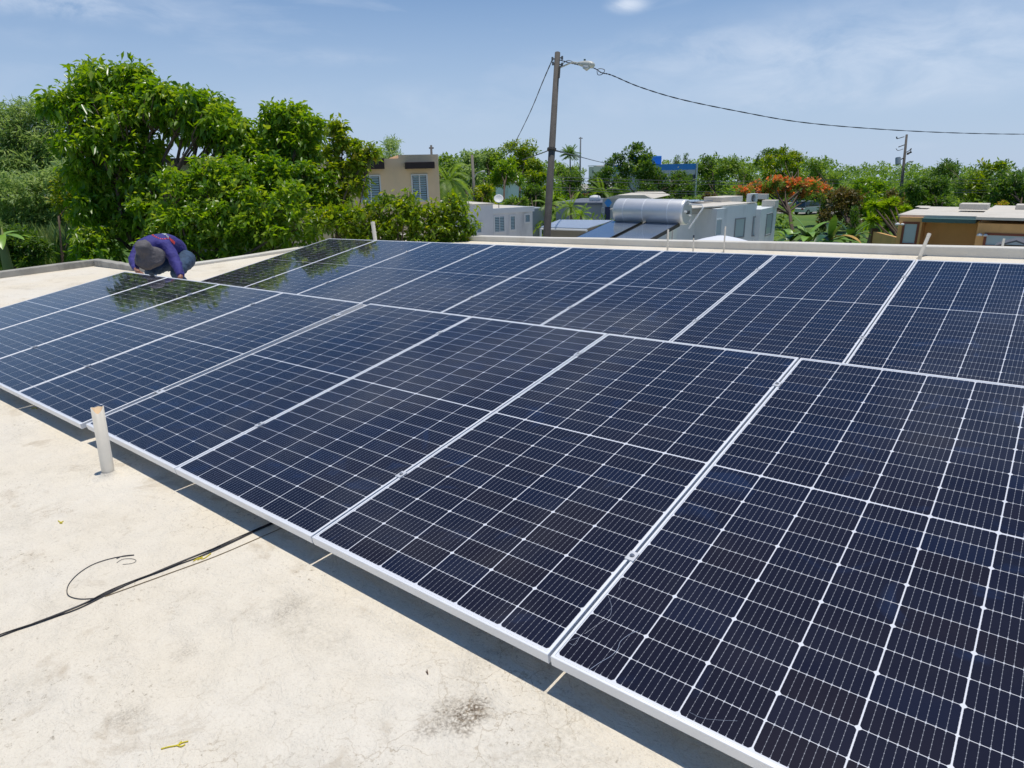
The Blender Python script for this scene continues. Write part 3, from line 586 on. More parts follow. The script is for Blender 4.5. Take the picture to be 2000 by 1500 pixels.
# tall grass on the bank
def grass(name, pxr, pyr, Dr, n, h, mt, label, seed=1):
    rg = random.Random(seed); V = []; T = []
    for _ in range(n):
        D = rg.uniform(*Dr); px = rg.uniform(*pxr); b = PX2G(px, D); b.z = max(b.z, P(px, rg.uniform(*pyr), D).z-h*.6)-.0; l = h*rg.uniform(.6, 1.2); a = rg.uniform(0, 6.28)
        dx, dy = math.cos(a)*l*.3, math.sin(a)*l*.3; w = .012
        V += [(b.x, b.y, b.z-.2), (b.x+dx*.4-w*math.sin(a), b.y+dy*.4+w*math.cos(a), b.z+l*.6), (b.x+dx, b.y+dy, b.z+l), (b.x+dx*.4+w*math.sin(a), b.y+dy*.4-w*math.cos(a), b.z+l*.6)]
        T += [rg.uniform(.4, 1)]*4
    o = bpy.data.objects.new(name, leaf_mesh(name, np.array(V), np.array(T), mt)); COL.objects.link(o); tag(o, label, 'grass', kind='stuff')
grass('tall_grass', (60, 250), (448, 520), (20.5, 25), 5200, .8, L_FINE, 'tall pale grass on the bank beyond the roof corner on the left')
# big leaves: banana and taro style plants
def blade(m, base, d, L, w, droop, n=8, fold=.25):
    base, d = Vector(base), Vector(d).normalized(); p = base.copy(); pts = []; dd = d.copy()
    for i in range(n+1):
        pts.append((p.copy(), dd.copy())); dd = (dd+Vector((0, 0, -droop/n))).normalized(); p = p+dd*(L/n)
    vs = []
    for i, (q, t) in enumerate(pts):
        s = t.cross(Vector((0, 0, 1)));  s = s.normalized() if s.length > 1e-3 else Vector((1, 0, 0)); u = s.cross(t)
        ww = w*math.sin(math.pi*min(1, (i/n*.9+.1)))**.7*.5 if i < n else w*.02
        vs += [q+s*ww+u*ww*fold, q, q-s*ww+u*ww*fold]
    m.add(vs, [(3*i+a, 3*i+a+1, 3*i+a+4, 3*i+a+3) for i in range(n) for a in (0, 1)])
BAN = mat('banana_leaf', (.20, .36, .04), .38, var=.3, vscale=3); BANY = mat('banana_leaf_dry', (.50, .30, .06), .6, var=.3); BAND = mat('banana_leaf_dark', (.035, .10, .02), .35, var=.2)
def banana(base, h, label, seed, n=9, L=1.5, w=.38, cat='plant', dry=1, name='banana_plant', mt=None):
    rg = random.Random(seed); r = empty(name, base, label=label, cat=cat); s = MB(); s.tube([(0, 0, -.1), (0.02, 0, h*.5), (0, .02, h)], [.12, .10, .06], 8); s.build('stem', mat_stem, r, smooth=True)
    for i in range(n):
        a = i*2.4+rg.uniform(-.3, .3); el = rg.uniform(.25, 1.25); m = MB(); blade(m, (0, 0, h*rg.uniform(.8, 1)), (math.cos(a)*math.cos(el), math.sin(a)*math.cos(el), math.sin(el)), L*rg.uniform(.7, 1.1), w*rg.uniform(.8, 1.1), rg.uniform(.7, 1.7))
        m.build('leaf', (BANY if i < dry else (mt or rg.choice([BAN, BAN, BAN, BAND]))), r, smooth=True)
mat_stem = mat('plant_stem', (.22, .25, .08), .7)
banana(P(195, 520, 15.6)-Vector((0, 0, .5)), .5, 'broad-leaved plant low behind the roof curb, left of the worker', 31, 8, .6, .34, dry=0)
banana(P(2, 470, 15)-Vector((0, 0, 1.2)), 1.5, 'pale green large-leaved plant cut by the left picture edge', 32, 9, .8, .25, dry=0)

# ---------------------------------------------------------------- person
SKIN = mat('skin', (.36, .17, .11), .55); SHIRT = mat('shirt_purple', (.045, .04, .22), .8, var=.25, vscale=9, bump=1.0, bscale=16); JEANS = mat('jeans', (.045, .085, .15), .85, var=.3, vscale=12, bump=1.0, bscale=18)
HAT = mat('hat_grey', (.13, .12, .125), .85, var=.2, vscale=12, bump=.8, bscale=22); REDP = mat('print_red', (.75, .07, .06), .7); GREYP = mat('print_grey', (.42, .45, .52), .7)
def skinned(name, joints, edges, mt, parent, root=0, sub=2, loc=Vector()):
    me = bpy.data.meshes.new(name); me.from_pydata([tuple(Vector(j[0])-loc) for j in joints], edges, []); me.materials.append(mt)
    o = bpy.data.objects.new(name, me); COL.objects.link(o)
    if parent: o.parent = parent
    sk = o.modifiers.new('skin', 'SKIN'); sk.use_smooth_shade = True
    lay = me.skin_vertices[0].data if me.skin_vertices else None
    for i, j in enumerate(joints):
        rr = j[1] if hasattr(j[1], '__len__') else (j[1], j[1]); lay[i].radius = rr; lay[i].use_root = (i == root)
    ss = o.modifiers.new('sub', 'SUBSURF'); ss.levels = sub; ss.render_levels = sub; return o
hand_w = ML @ Vector((-3*PW-.45, PLEN-.06, 0))   # on the glass near the top edge
pr = empty('person', (-8.0, 2.9, roof_z(-8, 2.9)), label='crouching worker in purple long-sleeved shirt, blue jeans and grey sun hat', cat='person'); PL = pr.location.copy()
J = dict(hip=P(352, 500, 9.25), waist=P(343, 482, 9.12), chest=P(318, 472, 8.92), upper=P(300, 474, 8.75), neck=P(288, 482, 8.58), head=P(283, 493, 8.46),
  lsh=P(272, 482, 8.85), lel=P(260, 508, 8.72), lwr=P(266, 527, 8.45), rsh=P(328, 484, 8.70), rel=P(344, 514, 8.62), rwr=P(354, 540, 8.50),
  hipl=P(344, 505, 9.3), hipr=P(366, 508, 9.1), knl=P(292, 532, 8.75), knr=P(342, 535, 8.70), anl=P(305, 560, 9.15), anr=P(372, 560, 9.05))
for k in ('anl', 'anr'): J[k].z = roof_z(J[k].x, J[k].y)+.09
def toe(a): return Vector((a.x, a.y, 0))+Vector((.02, -.17, roof_z(a.x, a.y-.17)+.03))
names = ['hip', 'waist', 'chest', 'upper', 'neck', 'head', 'lsh', 'lel', 'lwr', 'rsh', 'rel', 'rwr', 'hipl', 'knl', 'anl', 'hipr', 'knr', 'anr']
rad = dict(hip=.10, waist=.12, chest=.135, upper=.12, neck=.055, head=.085, lsh=.055, lel=.042, lwr=.03, rsh=.055, rel=.042, rwr=.03, hipl=.09, knl=.06, anl=.04, hipr=.09, knr=.06, anr=.04)
ix = {n: i for i, n in enumerate(names)}
joints = [(J[n], rad[n]) for n in names]+[(toe(J['anl']), .035), (toe(J['anr']), .035)]
ed = [(ix[a], ix[b]) for a, b in (('hip', 'waist'), ('waist', 'chest'), ('chest', 'upper'), ('upper', 'neck'), ('neck', 'head'), ('upper', 'lsh'), ('lsh', 'lel'), ('lel', 'lwr'), ('upper', 'rsh'), ('rsh', 'rel'), ('rel', 'rwr'), ('hip', 'hipl'), ('hipl', 'knl'), ('knl', 'anl'), ('hip', 'hipr'), ('hipr', 'knr'), ('knr', 'anr'))]+[(ix['anl'], 18), (ix['anr'], 19)]
hl = P(273, 534, 8.34); palm = (hl-J['lwr'])
joints.append((J['lwr']+palm*.75, .034)); ed.append((ix['lwr'], len(joints)-1)); joints.append((J['rwr']+Vector((.02, -.05, -.03)), .034)); ed.append((ix['rwr'], len(joints)-1))
skinned('body', joints, ed, SKIN, pr, 0, 2, PL)
sj = [(J[n], r_) for n, r_ in (('hip', .155), ('waist', (.15, .145)), ('chest', (.165, .15)), ('upper', (.15, .135)), ('neck', .105), ('lsh', .08), ('lel', .062), ('lwr', .042), ('rsh', .085), ('rel', .068), ('rwr', .048))]+[(J['neck'].lerp(J['head'], .55), .088)]
skinned('shirt', sj, [(0, 1), (1, 2), (2, 3), (3, 4), (3, 5), (5, 6), (6, 7), (3, 8), (8, 9), (9, 10), (4, 11)], SHIRT, pr, 0, 2, PL)
jj = [(J['hip']+Vector((0, .02, -.03)), .155), (J['hipl'], .11), (J['knl'], .078), (J['anl'], .06), (J['hipr'], .115), (J['knr'], .082), (J['anr'], .06)]
skinned('jeans', jj, [(0, 1), (1, 2), (2, 3), (0, 4), (4, 5), (5, 6)], JEANS, pr, 0, 2, PL)
for k in ('anl', 'anr'):
    a = J[k]; t = toe(a); skinned('shoe', [(a+Vector((0, .03, -.03)), .045), (a.lerp(t, .5)+Vector((0, 0, -.01)), .045), (t+Vector((0, 0, .01)), .04)], [(0, 1), (1, 2)], mat('shoe_dark', (.03, .03, .035), .7), pr, 0, 1, PL)
ftex = bpy.data.textures.new('cloth_folds', 'CLOUDS'); ftex.noise_scale = .07; ftex.noise_depth = 2
for nm_, st_ in (('shirt', .035), ('jeans', .03)):
    dm_ = bpy.data.objects[nm_].modifiers.new('folds', 'DISPLACE'); dm_.texture = ftex; dm_.strength = st_; dm_.mid_level = .45
# fingers curled on the frame
fw = (hl-J['lwr']).normalized(); sd = CR
for q in range(5):
    if q == 0: pts = [(J['lwr']+palm*.45+sd*.02, .013), (J['lwr']+palm*.8+sd*.05-CU*.01, .011), (J['lwr']+palm*1.05+sd*.055-CU*.03, .009)]
    else: b = J['lwr']+palm*.9+sd*(.03-.02*(q-1)); ln = [.9, 1, .92, .75][q-1]; pts = [(b, .012), (b+fw*.035*ln+CU*.006, .011), (b+fw*.06*ln-CU*.012, .010), (b+fw*.066*ln-CU*.034, .009)]
    skinned('finger', pts, [(i, i+1) for i in range(len(pts)-1)], SKIN, pr, 0, 1, PL)
r_t = empty('hand_tool', ML @ Vector((-3*PW-.36, PLEN-.02, .004)), label='small black tool lying on the frame under the worker\'s hand', cat='tool')
tm = MB(); tm.box(-.06, .05, -.012, .012, 0, .02); tm.build('handle', CABLE, r_t, bevel=.005); MB().tube([(.05, 0, .01), (.10, .01, .012)], .005, 8).build('shaft', STEEL, r_t)
# head details and hat
hc = J['head']; face = (Vector((hc.x, hc.y, 0))-Vector((J['neck'].x, J['neck'].y, 0))).normalized()
HM = Matrix.Translation(hc-PL+CU*.03) @ (CU*.62-CF*.78).to_track_quat('Z', 'Y').to_matrix().to_4x4()
hm = MB(); hm.lathe([(.001, .115), (.05, .115), (.083, .10), (.095, .07), (.104, .0), (.107, -.02), (.14, -.05), (.175, -.10), (.192, -.145), (.188, -.147), (.13, -.06), (.098, -.03), (.09, .05), (.001, .10)], 36, HM)
ho = hm.build('hat', HAT, pr, smooth=True)
for v in ho.data.vertices:
    l = HM.inverted() @ v.co; r_ = math.hypot(l.x, l.y)
    if r_ > .11: a = math.atan2(l.y, l.x); l.z += .025*math.sin(2*a+.6)+.012*math.sin(5*a); l.x *= 1+.08*math.cos(a); v.co = HM @ l
    else: v.co += Vector((0, 0, .004*math.sin(l.x*70)*math.cos(l.z*60)))
nose = MB(); nose.lathe([(.001, .03), (.012, .0), (.016, -.02), (.001, -.03)], 8, Matrix.Translation(hc-PL-CU*.085-CF*.01)); nose.build('nose', SKIN, pr, smooth=True)
# print on the back of the shirt: red arc of small letters, grey band, red badge (wrapped on the shirt)
dg = bpy.context.evaluated_depsgraph_get(); dg.update(); SH = bpy.data.objects['shirt'].evaluated_get(dg)
def print_strip(name, pts, w, mt, gaps=None):
    m = MB(); P3 = []; iv = SH.matrix_world.inverted()
    for x, y, d in pts:
        hit, loc, nrm, _ = SH.ray_cast(iv @ CP, (iv.to_3x3() @ ray(x, y)).normalized())
        if hit: P3.append((loc+nrm*.005, nrm))
    for i in range(len(P3)-1):
        if gaps and i % gaps == gaps-1: continue
        (a, na), (b, nb) = P3[i], P3[i+1]; s = (b-a).normalized().cross(na).normalized()*w/2; t = na*.004
        m.add([a-s, b-s, b+s, a+s, a-s-t, b-s-t, b+s-t, a+s-t], [(0, 1, 2, 3), (7, 6, 5, 4), (0, 4, 5, 1), (2, 6, 7, 3)])
    return m.build(name, mt, pr)
def arc(pts, k): return [tuple(q) for q in smooth([Vector(p) for p in pts], k)]
print_strip('back_print', arc([(293, 452, 8.8), (298, 459, 8.75), (306, 464, 8.72), (316, 467, 8.72), (327, 466, 8.75)], 5), .022, REDP, 2)
print_strip('back_stripe', arc([(303, 450, 8.82), (312, 453, 8.82), (322, 458, 8.82), (329, 464, 8.82)], 4), .05, GREYP)
print_strip('back_badge', arc([(330, 465, 8.8), (335, 470, 8.8), (341, 475, 8.8)], 3), .045, REDP)

# ---------------------------------------------------------------- buildings
W_BEI = mat('wall_beige', (.90, .66, .41), .85, var=.05, vscale=1, dirt=(.70, .54, .36), dscale=.6); W_FAS = mat('fascia_brown', (.035, .02, .018), .7)
W_GRY = mat('wall_grey', (.74, .74, .73), .85, var=.05, vscale=1, dirt=(.36, .37, .37), dscale=.5); W_GRN = mat('wall_greygreen', (.74, .78, .77), .85, var=.05, vscale=1, dirt=(.38, .42, .40), dscale=.5)
W_BRN = mat('wall_ochre', (.78, .44, .17), .85, var=.06, vscale=1, dirt=(.5, .27, .10), dscale=.5); TRIM = mat('trim_white', (.75, .76, .75), .6); WROOF = mat('roof_white', (.68, .63, .54), .8, var=.06, vscale=.8, dirt=(.52, .47, .38), dscale=.7)
GLASS = mat('window_glass', (.03, .04, .05), .12, coat=1); SLAT = mat('louvre_white', (.42, .55, .56), .45); GREENF = mat('fascia_green', (.07, .15, .14), .7, var=.1); REDW = mat('frame_redbrown', (.22, .06, .03), .6)
BLIND = mat('window_blind', (.42, .52, .55), .5, coat=.5); BLUE = mat('paint_blue', (.05, .28, .72), .6, var=.05); NAVY = mat('paint_navy', (.02, .03, .10), .5); BG = mat('wall_bluegrey', (.30, .34, .40), .8, var=.05, vscale=1)
METR = mat('metal_roof', (.66, .74, .84), .35, .2, var=.05); FENCE = mat('fence_dark', (.08, .07, .06), .7)
class Fac:
    "a building: local x runs along the front, local y away from the camera, z up from the ground"
    def __init__(s, name, label, pxa, da, pxb, db, pyt, cat='house', group=None, al=False):
        A = P(pxa, pyt, da); B = P(pxb, pyt, db)
        if al: q = ray(pxb, 400); t = (A.y-CP.y)/q.y; B = CP+q*t
        s.A = Vector((A.x, A.y, 0)); B = Vector((B.x, B.y, 0)); s.H = A.z-GZ; s.L = (B-s.A).length; s.ex = (B-s.A)/s.L; s.ey = Vector((-s.ex.y, s.ex.x, 0))
        s.root = empty(name, (A.x, A.y, GZ), math.atan2(s.ex.y, s.ex.x), label, cat, group)
    def uz(s, px, py, y=0):
        d = ray(px, py); o = s.A+s.ey*y; t = (o-CP).dot(s.ey)/d.dot(s.ey); q = CP+d*t; return (q-s.A).dot(s.ex), q.z-GZ
    def box(s, name, x0, x1, y0, y1, z0, z1, mt, parent=None, bevel=0): return MB().box(x0, x1, y0, y1, z0, z1).build(name, mt, parent or s.root, bevel=bevel)
    def window(s, px0, py0, px1, py1, style='louvre', y=0, fm=None, fw=.07, name='window', nsl=12, cols=2):
        u0, z1 = s.uz(px0, py0, y); u1, z1b = s.uz(px1, py0, y); _, z0 = s.uz((px0+px1)/2, py1, y); u0, u1 = sorted((u0, u1)); fm = fm or TRIM
        m = MB(); m.box(u0-fw, u0, y-.05, y+.02, z0-fw, z1+fw); m.box(u1, u1+fw, y-.05, y+.02, z0-fw, z1+fw); m.box(u0, u1, y-.05, y+.02, z1, z1+fw); m.box(u0, u1, y-.07, y+.02, z0-fw, z0)
        w = m.build(name, fm, s.root); s.box('pane', u0, u1, y-.012, y-.004, z0, z1, BLIND if style == 'blind' else GLASS, w)
        if style == 'louvre':
            m = MB(); cw = (u1-u0)/cols
            for c in range(cols):
                for i in range(nsl):
                    z = z0+(i+.5)*(z1-z0)/nsl; h = (z1-z0)/nsl*.62; a, b = u0+c*cw+.03, u0+(c+1)*cw-.03
                    m.add([(a, y-.045, z-h*.5), (b, y-.045, z-h*.5), (b, y-.018, z+h*.5), (a, y-.018, z+h*.5), (a, y-.04, z-h*.5-.008), (b, y-.04, z-h*.5-.008), (b, y-.013, z+h*.5-.008), (a, y-.013, z+h*.5-.008)], [(0, 1, 2, 3), (7, 6, 5, 4), (0, 4, 5, 1), (3, 2, 6, 7)])
            o = m.build('louvres', SLAT, w); o['kind'] = 'stuff'
            if cols > 1: s.box('mullion', (u0+u1)/2-.03, (u0+u1)/2+.03, y-.055, y-.046, z0, z1, TRIM, w)
        elif style == 'bars':
            m = MB(); k = max(2, int((u1-u0)/.35))
            for i in range(1, k): x = u0+(u1-u0)*i/k; m.box(x-.02, x+.02, y-.03, y-.013, z0, z1)
            m.build('mullions', fm, w)
        return w
# beige house behind the shrubs
b = Fac('beige_house', 'two-storey beige house with dark brown window canopies half hidden by the trees', 560, 30.5, 856, 32, 313)
b.box('wall', -.3, b.L-4.2, .45, 8, 0, b.H-.05, W_BEI); b.box('wall', b.L-4.15, b.L, 0, 8, 0, b.H, W_BEI)
for (a, c, y0, y1) in ((790, 846, 317, 329), (706, 750, 310, 330)):
    u0, z1 = b.uz(a, y0); u1, z0 = b.uz(c, y1); b.box('canopy', u0, u1, -.75, -.003, z0, z1, W_FAS, bevel=.02)
b.window(805, 343, 832, 391, nsl=11); b.window(704, 345, 740, 395, y=.0, nsl=11); b.window(600, 345, 640, 395, y=.45, nsl=11)
u, z = b.uz(815, 312); b.box('parapet', b.L-1.9, b.L, 0.002, 8, b.H+.002, b.H+.16, W_BEI)
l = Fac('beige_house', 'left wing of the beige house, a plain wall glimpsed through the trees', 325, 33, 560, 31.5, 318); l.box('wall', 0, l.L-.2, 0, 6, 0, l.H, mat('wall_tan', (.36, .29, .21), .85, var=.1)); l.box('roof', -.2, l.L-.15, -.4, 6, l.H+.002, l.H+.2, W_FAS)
# grey house on the left of the pole
g = Fac('grey_house', 'small light grey house with louvred windows just left of the street pole', 956, 53, 1040, 55, 412)
g.box('wall', 0, g.L, 0, 9, 0, g.H, W_GRY); g.box('roof', -.1, g.L+.1, .5, 9.2, g.H+.002, g.H+.10, WROOF)
m = MB(); m.box(-.12, g.L+.12, -.12, .2, g.H-.22, g.H+.18); m.build('parapet', TRIM, g.root)
g.box('wing_wall', -4.5, -.004, -.6, 8, 0, g.H+.55, W_GRY)
g.box('wing_roof', -4.6, .1, -.7, 8.1, g.H+.552, g.H+.62, WROOF)
for w_ in ((966, 424, 984, 452), (997, 423, 1005, 448), (1026, 420, 1034, 433)): g.window(*w_, nsl=9, cols=2 if w_[0] == 966 else 1, fw=.12)
g.window(921, 436, 939, 454, y=-.6, nsl=8, fw=.12)
g.box('recess_wall', g.L+.004, g.L+2.5, 1.2, 8, 0, g.H-.1, BG)
dsh = P(974, 392, 54); r = empty('satellite_dish', (dsh.x, dsh.y, GZ+g.H+.10), label='white satellite dish on the roof of the light grey house left of the pole', cat='satellite dish')
q = CF.copy(); q.z = 0; q.normalize(); Mx = Matrix.Translation(Vector((0, 0, .75))) @ ((-q)*.8+Vector((0, 0, .6))).to_track_quat('Z', 'Y').to_matrix().to_4x4()
MB().lathe([(.001, 0), (.15, .01), (.3, .05), (.38, .09), (.39, .08), (.3, .035), (.15, -.01), (.001, -.02)], 20, Mx).build('dish', TRIM, r, smooth=True); MB().tube([(0, 0, 0), (0, 0, .7)], .03).build('mast', FENCE, r)
# white shed up the hill
s_ = Fac('white_shed', 'white block shed with flat dark-edged roof among the trees, left of the pole', 968, 119, 1014, 114, 358, cat='shed')
s_.box('wall', 0, s_.L, 0, 5.5, 0, s_.H, mat('shed_white', (.82, .84, .84), .8, dirt=(.4, .42, .4), dscale=.5)); s_.box('roof', -.3, s_.L+.3, -.3, 5.8, s_.H+.002, s_.H+.22, mat('shed_roof', (.30, .30, .27), .8)); s_.box('window', s_.L-.0, s_.L+.03, 2, 2.7, s_.H-1, s_.H-.3, GLASS)
# blue-grey house with the diamond
d_ = Fac('blue_grey_house', 'blue-grey house with a blue diamond on its porch and a cream garage door', 1086, 68, 1178, 66, 400)
d_.box('wall', 0, d_.L, 0, 9, 0, d_.H, BG); d_.box('roof', -.2, d_.L, -.2, 9, d_.H+.002, d_.H+.25, mat('roof_bluegrey', (.16, .18, .22), .7))
u0, z1 = d_.uz(1112, 408); u1, z0 = d_.uz(1138, 426); d_.box('garage_door', u0, u1, -.05, -.003, 0.02, z1, mat('cream', (.55, .50, .40), .7))
u0, z1 = d_.uz(1177, 388, -1.5); u1, _ = d_.uz(1209, 388, -1.5); d_.box('porch', u0, u1, -1.5, 6, 0, z1, mat('porch_wall', (.42, .46, .52), .8)); d_.box('wing_wall', u1+.004, u1+3, -.6, 7, 0, z1-.5, mat('porch_wall2', (.40, .44, .50), .8))
m = MB(); uu0, zz = d_.uz(1186, 387, -1.5); uu1, _ = d_.uz(1275, 387, -1.5); um = (uu0+uu1)/2
m.prism([(uu0-.4, z1+.002), (uu1, z1+.002), (uu1-.8, z1+.34), (uu0+1.0, z1+.34)], 0, 1)
for i in range(8): x, z, y = m.v[i]; m.v[i] = (x, -1.7 if y == 0 else 6.5, z)
m.f = [tuple(reversed(f)) for f in m.f]; m.build('porch_roof', WROOF, d_.root)
ud, zd = d_.uz(1188, 396, -1.5); m = MB(); m.prism([(ud-.38, 0), (ud, -.5), (ud+.38, 0), (ud, .5)], -.04, 0)
for i in range(8): x, z, y = m.v[i]; m.v[i] = (x, -1.503+y, z+zd)
m.build('diamond_emblem', BLUE, d_.root)
u0, z1 = d_.uz(1182, 404, -1.5); u1, _ = d_.uz(1192, 404, -1.5); d_.box('door', u0, u1, -1.55, -1.503, 0.02, z1, NAVY); d_.window(1176.5, 406, 1179, 414, 'bars', y=-1.5, fw=.05); d_.window(1197, 405, 1200, 412, 'bars', y=-1.5, fw=.05)
tk = P(1162, 396, 69); r = empty('water_tank', (tk.x, tk.y, GZ+d_.H+.25), label='low white water tank on the blue-grey house roof', cat='tank'); MB().lathe([(.55, 0), (.6, .1), (.6, .35), (.5, .5), (.2, .58), (.001, .6)], 20).build('tank_shell', TRIM, r, smooth=True)
# carport with metal roof
cA, cB, cC, cD_ = P(1056, 444, 30.0), P(1146, 447, 30.5), P(1199, 431, 36), P(1092, 430, 35.5)
r = empty('metal_carport', (cA.x, cA.y, GZ), label='pale corrugated metal carport roof beside the street pole', cat='carport'); base = Vector((cA.x, cA.y, GZ))
m = MB(); N_ = 40
for i in range(N_):
    for j, (f0, f1) in enumerate(((i/N_, (i+.5)/N_), ((i+.5)/N_, (i+1)/N_))):
        o_ = .035 if j else 0
        a, b2, c, d2 = cA.lerp(cB, f0), cA.lerp(cB, f1), cD_.lerp(cC, f1), cD_.lerp(cC, f0)
        up = Vector((0, 0, o_)); m.add([a-base+up, b2-base+up, c-base+up, d2-base+up, a-base, b2-base, c-base, d2-base], [(0, 1, 2, 3), (4, 7, 6, 5), (0, 4, 5, 1), (0, 3, 7, 4), (1, 5, 6, 2)])
m.build('roof_sheet', METR, r)
m = MB(); m.tube([cA-base-Vector((0, 0, .06)), cB-base-Vector((0, 0, .06))], .05, 6); m.build('gutter', TRIM, r)
for a in (cA, cB, cC, cD_): 
    MB().tube([(a.x-base.x, a.y-base.y, 0), tuple(a-base-Vector((0, 0, .05)))], .05, 6).build('post', TRIM, r)
m = MB()
for i in range(30): q = (cA+Vector((0, 0, -.75))).lerp(cB+Vector((0, 0, -.75)), i/29)-base+Vector((.2, .6, 0)); m.box(q.x-.02, q.x+.02, q.y-.02, q.y+.02, q.z-.9, q.z)
q0 = cA-base+Vector((.2, .6, -.75)); q1 = cB-base+Vector((.2, .6, -.75)); m.tube([q0, q1], .03, 4); m.build('railing', TRIM, r)
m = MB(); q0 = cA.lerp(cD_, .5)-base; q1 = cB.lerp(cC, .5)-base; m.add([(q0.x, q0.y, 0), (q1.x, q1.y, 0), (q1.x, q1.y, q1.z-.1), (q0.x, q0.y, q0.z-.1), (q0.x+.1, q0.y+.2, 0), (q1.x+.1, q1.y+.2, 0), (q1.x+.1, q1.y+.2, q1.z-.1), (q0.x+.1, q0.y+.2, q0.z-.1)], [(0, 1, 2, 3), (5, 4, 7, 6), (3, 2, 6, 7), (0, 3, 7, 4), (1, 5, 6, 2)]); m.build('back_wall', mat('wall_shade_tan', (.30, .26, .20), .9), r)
# grey-green house right of the heater
h = Fac('grey_green_house', 'grey-green flat-roofed house with blinded windows right of the solar water heater', 1306, 40, 1420, 44, 417)
h.box('wall', 0, h.L-1.2, 1.6, 4, 0, h.H-.2, W_GRN); h.box('wall', h.L-1.195, h.L+.05, 0, 4.5, 0, h.H, W_GRN)
h.box('fascia', -.2, h.L-1.2, 1.2, 1.59, h.H-.33, h.H-.02, mat('concrete_band', (.40, .41, .40), .8))
h2 = Fac('grey_green_house', 'right wing of the grey-green house, its corner nearest the grass field', 1487, 46.6, 1517, 50, 409)
h3 = h
u1, _ = h.uz(1487, 409)
h.box('wall', h.L+.054, u1, .35, 6, 0, h.H+.08, W_GRN); h.box('roof', -.1, u1, .4, 4.6, h.H+.082, h.H+.16, WROOF); h2.box('wall', 0, h2.L, 0, 8, 0, h2.H, W_GRN)
m = MB(); m.box(h2.L-.9, h2.L+.1, -.08, .9, h2.H-.15, h2.H+.45); m.build('parapet', WROOF, h2.root, bevel=.02)
h.window(1399, 430, 1409, 458, 'blind', fw=.06, fm=W_GRN)
for w_ in ((1437, 429, 1454, 462), (1472, 425, 1482, 458)): h.window(*w_, 'blind', y=.35 if w_[0] > 1425 else 0, fw=.09, fm=mat('frame_grey', (.28, .30, .31), .7))
h2.window(1498, 420, 1508, 456, 'blind', fw=.09, fm=mat('frame_grey2', (.28, .30, .31), .7))
for a, c, y0, y1, nm in ((1409, 1450, 397, 409, 'roof_box'), (1496, 1500, 402, 409, 'roof_box')):
    u0, z1 = h.uz(a, y0, 2.5); u1_, _ = h.uz(c, y0, 2.5); h.box(nm, u0, u1_, 2.5, 4, h.H+.1, max(z1, h.H+.5), WROOF, bevel=.02)
u0, z1 = h.uz(1372, 405, 2.2); MB().tube([(u0, 2.2, h.H-.2), (u0, 2.2, z1)], .14, 12).build('chimney_pipe', mat('zinc', (.35, .36, .37), .5, .5), h.root)
pv0, _ = h.uz(1345, 408, 3); m = MB(); m.box(pv0, pv0+2.6, 2.8, 4.4, h.H+.3, h.H+.34); m.build('roof_collector', mat('pv_far', (.12, .18, .30), .2, coat=1), h.root)
ac = P(1467, 409, 46.5); r = empty('air_conditioner', (ac.x, ac.y, GZ+h.H+.16), math.atan2(h.ex.y, h.ex.x), 'white air conditioner unit with round fan grille on the grey-green house roof', 'air conditioner')
MB().box(-.45, .45, -.17, .17, .05, .62).build('casing', TRIM, r, bevel=.02); MB().lathe([(.001, 0), (.22, 0), (.24, .02), (.25, 0), (.25, -.02)], 20, Matrix.Translation((-.12, -.175, .33)) @ Matrix.Rotation(math.pi/2, 4, 'X')).build('fan_grille', FENCE, r)
m = MB(); 
for k in (.06, .11, .16, .21): m.lathe([(k, .0), (k+.012, .01), (k+.012, 0)], 20, Matrix.Translation((-.12, -.182, .33)) @ Matrix.Rotation(math.pi/2, 4, 'X'))
m.build('grille_ring', TRIM, r)
# ochre house on the right
o_ = Fac('ochre_house', 'ochre brown house with white flat roof and green fascia at the right edge', 1757, 40, 1904, 42.3, 424, al=True)
ux, _ = o_.uz(1803, 424); uw, _ = o_.uz(1757, 424); ur, _ = o_.uz(1911, 424)
o_.box('wall', uw, ux, 0, 9, 0, o_.H, W_BRN); o_.box('wall', ux+.004, ur-.004, 1.4, 9, 0, o_.H-.2, W_BRN)
uf, zf1 = o_.uz(1803, 426, -.3); uf2, zf0 = o_.uz(1905, 437, -.3); o_.box('fascia', ux+.01, uf2, -.3, 1.39, zf0, zf1, GREENF, bevel=.02)
ue = o_.uz(2060, 437, -2.2)[0]; uz_, zr_ = o_.uz(1911, 436, -2.2); o_.box('wall', uz_, ue, -2.2, 9, 0, zr_, W_BRN)
m = MB(); m.box(uw-.15, ur, .3, 9.2, o_.H+.002, o_.H+.13); m.build('roof', WROOF, o_.root); o_.box('roof', uz_-.15, ue, -2.35, 9.2, max(zr_, o_.H+.132)+.002, max(zr_, o_.H+.132)+.14, WROOF)
for a, c, y0, yy in ((1787, 1812, 404, 6), (1874, 1931, 398, 4), (1984, 2030, 400, 5)):
    u0, z1 = o_.uz(a, y0, yy); u1_, _ = o_.uz(c, y0, yy); o_.box('roof_box', u0, u1_, yy, yy+1.4, o_.H+.27, z1, WROOF, bevel=.03)
o_.window(1768, 437, 1792, 475, 'blind', fm=REDW, fw=.12); o_.window(1928, 459, 2006, 480, 'blind', y=-2.2, fm=REDW, fw=.12)
for px, py, y in ((1757, 438, -.12), (1918, 459, -2.32)):
    u0, z0 = o_.uz(px, py, y); m = MB(); m.lathe([(.001, .1), (.1, .06), (.14, 0), (.13, -.05), (.001, -.06)], 14, Matrix.Translation((u0-.1, y-.05, z0))); m.lathe([(.001, .08), (.08, .05), (.11, 0), (.1, -.05), (.001, -.06)], 12, Matrix.Translation((u0+.16, y-.05, z0))); m.build('flood_light', TRIM, o_.root, smooth=True)
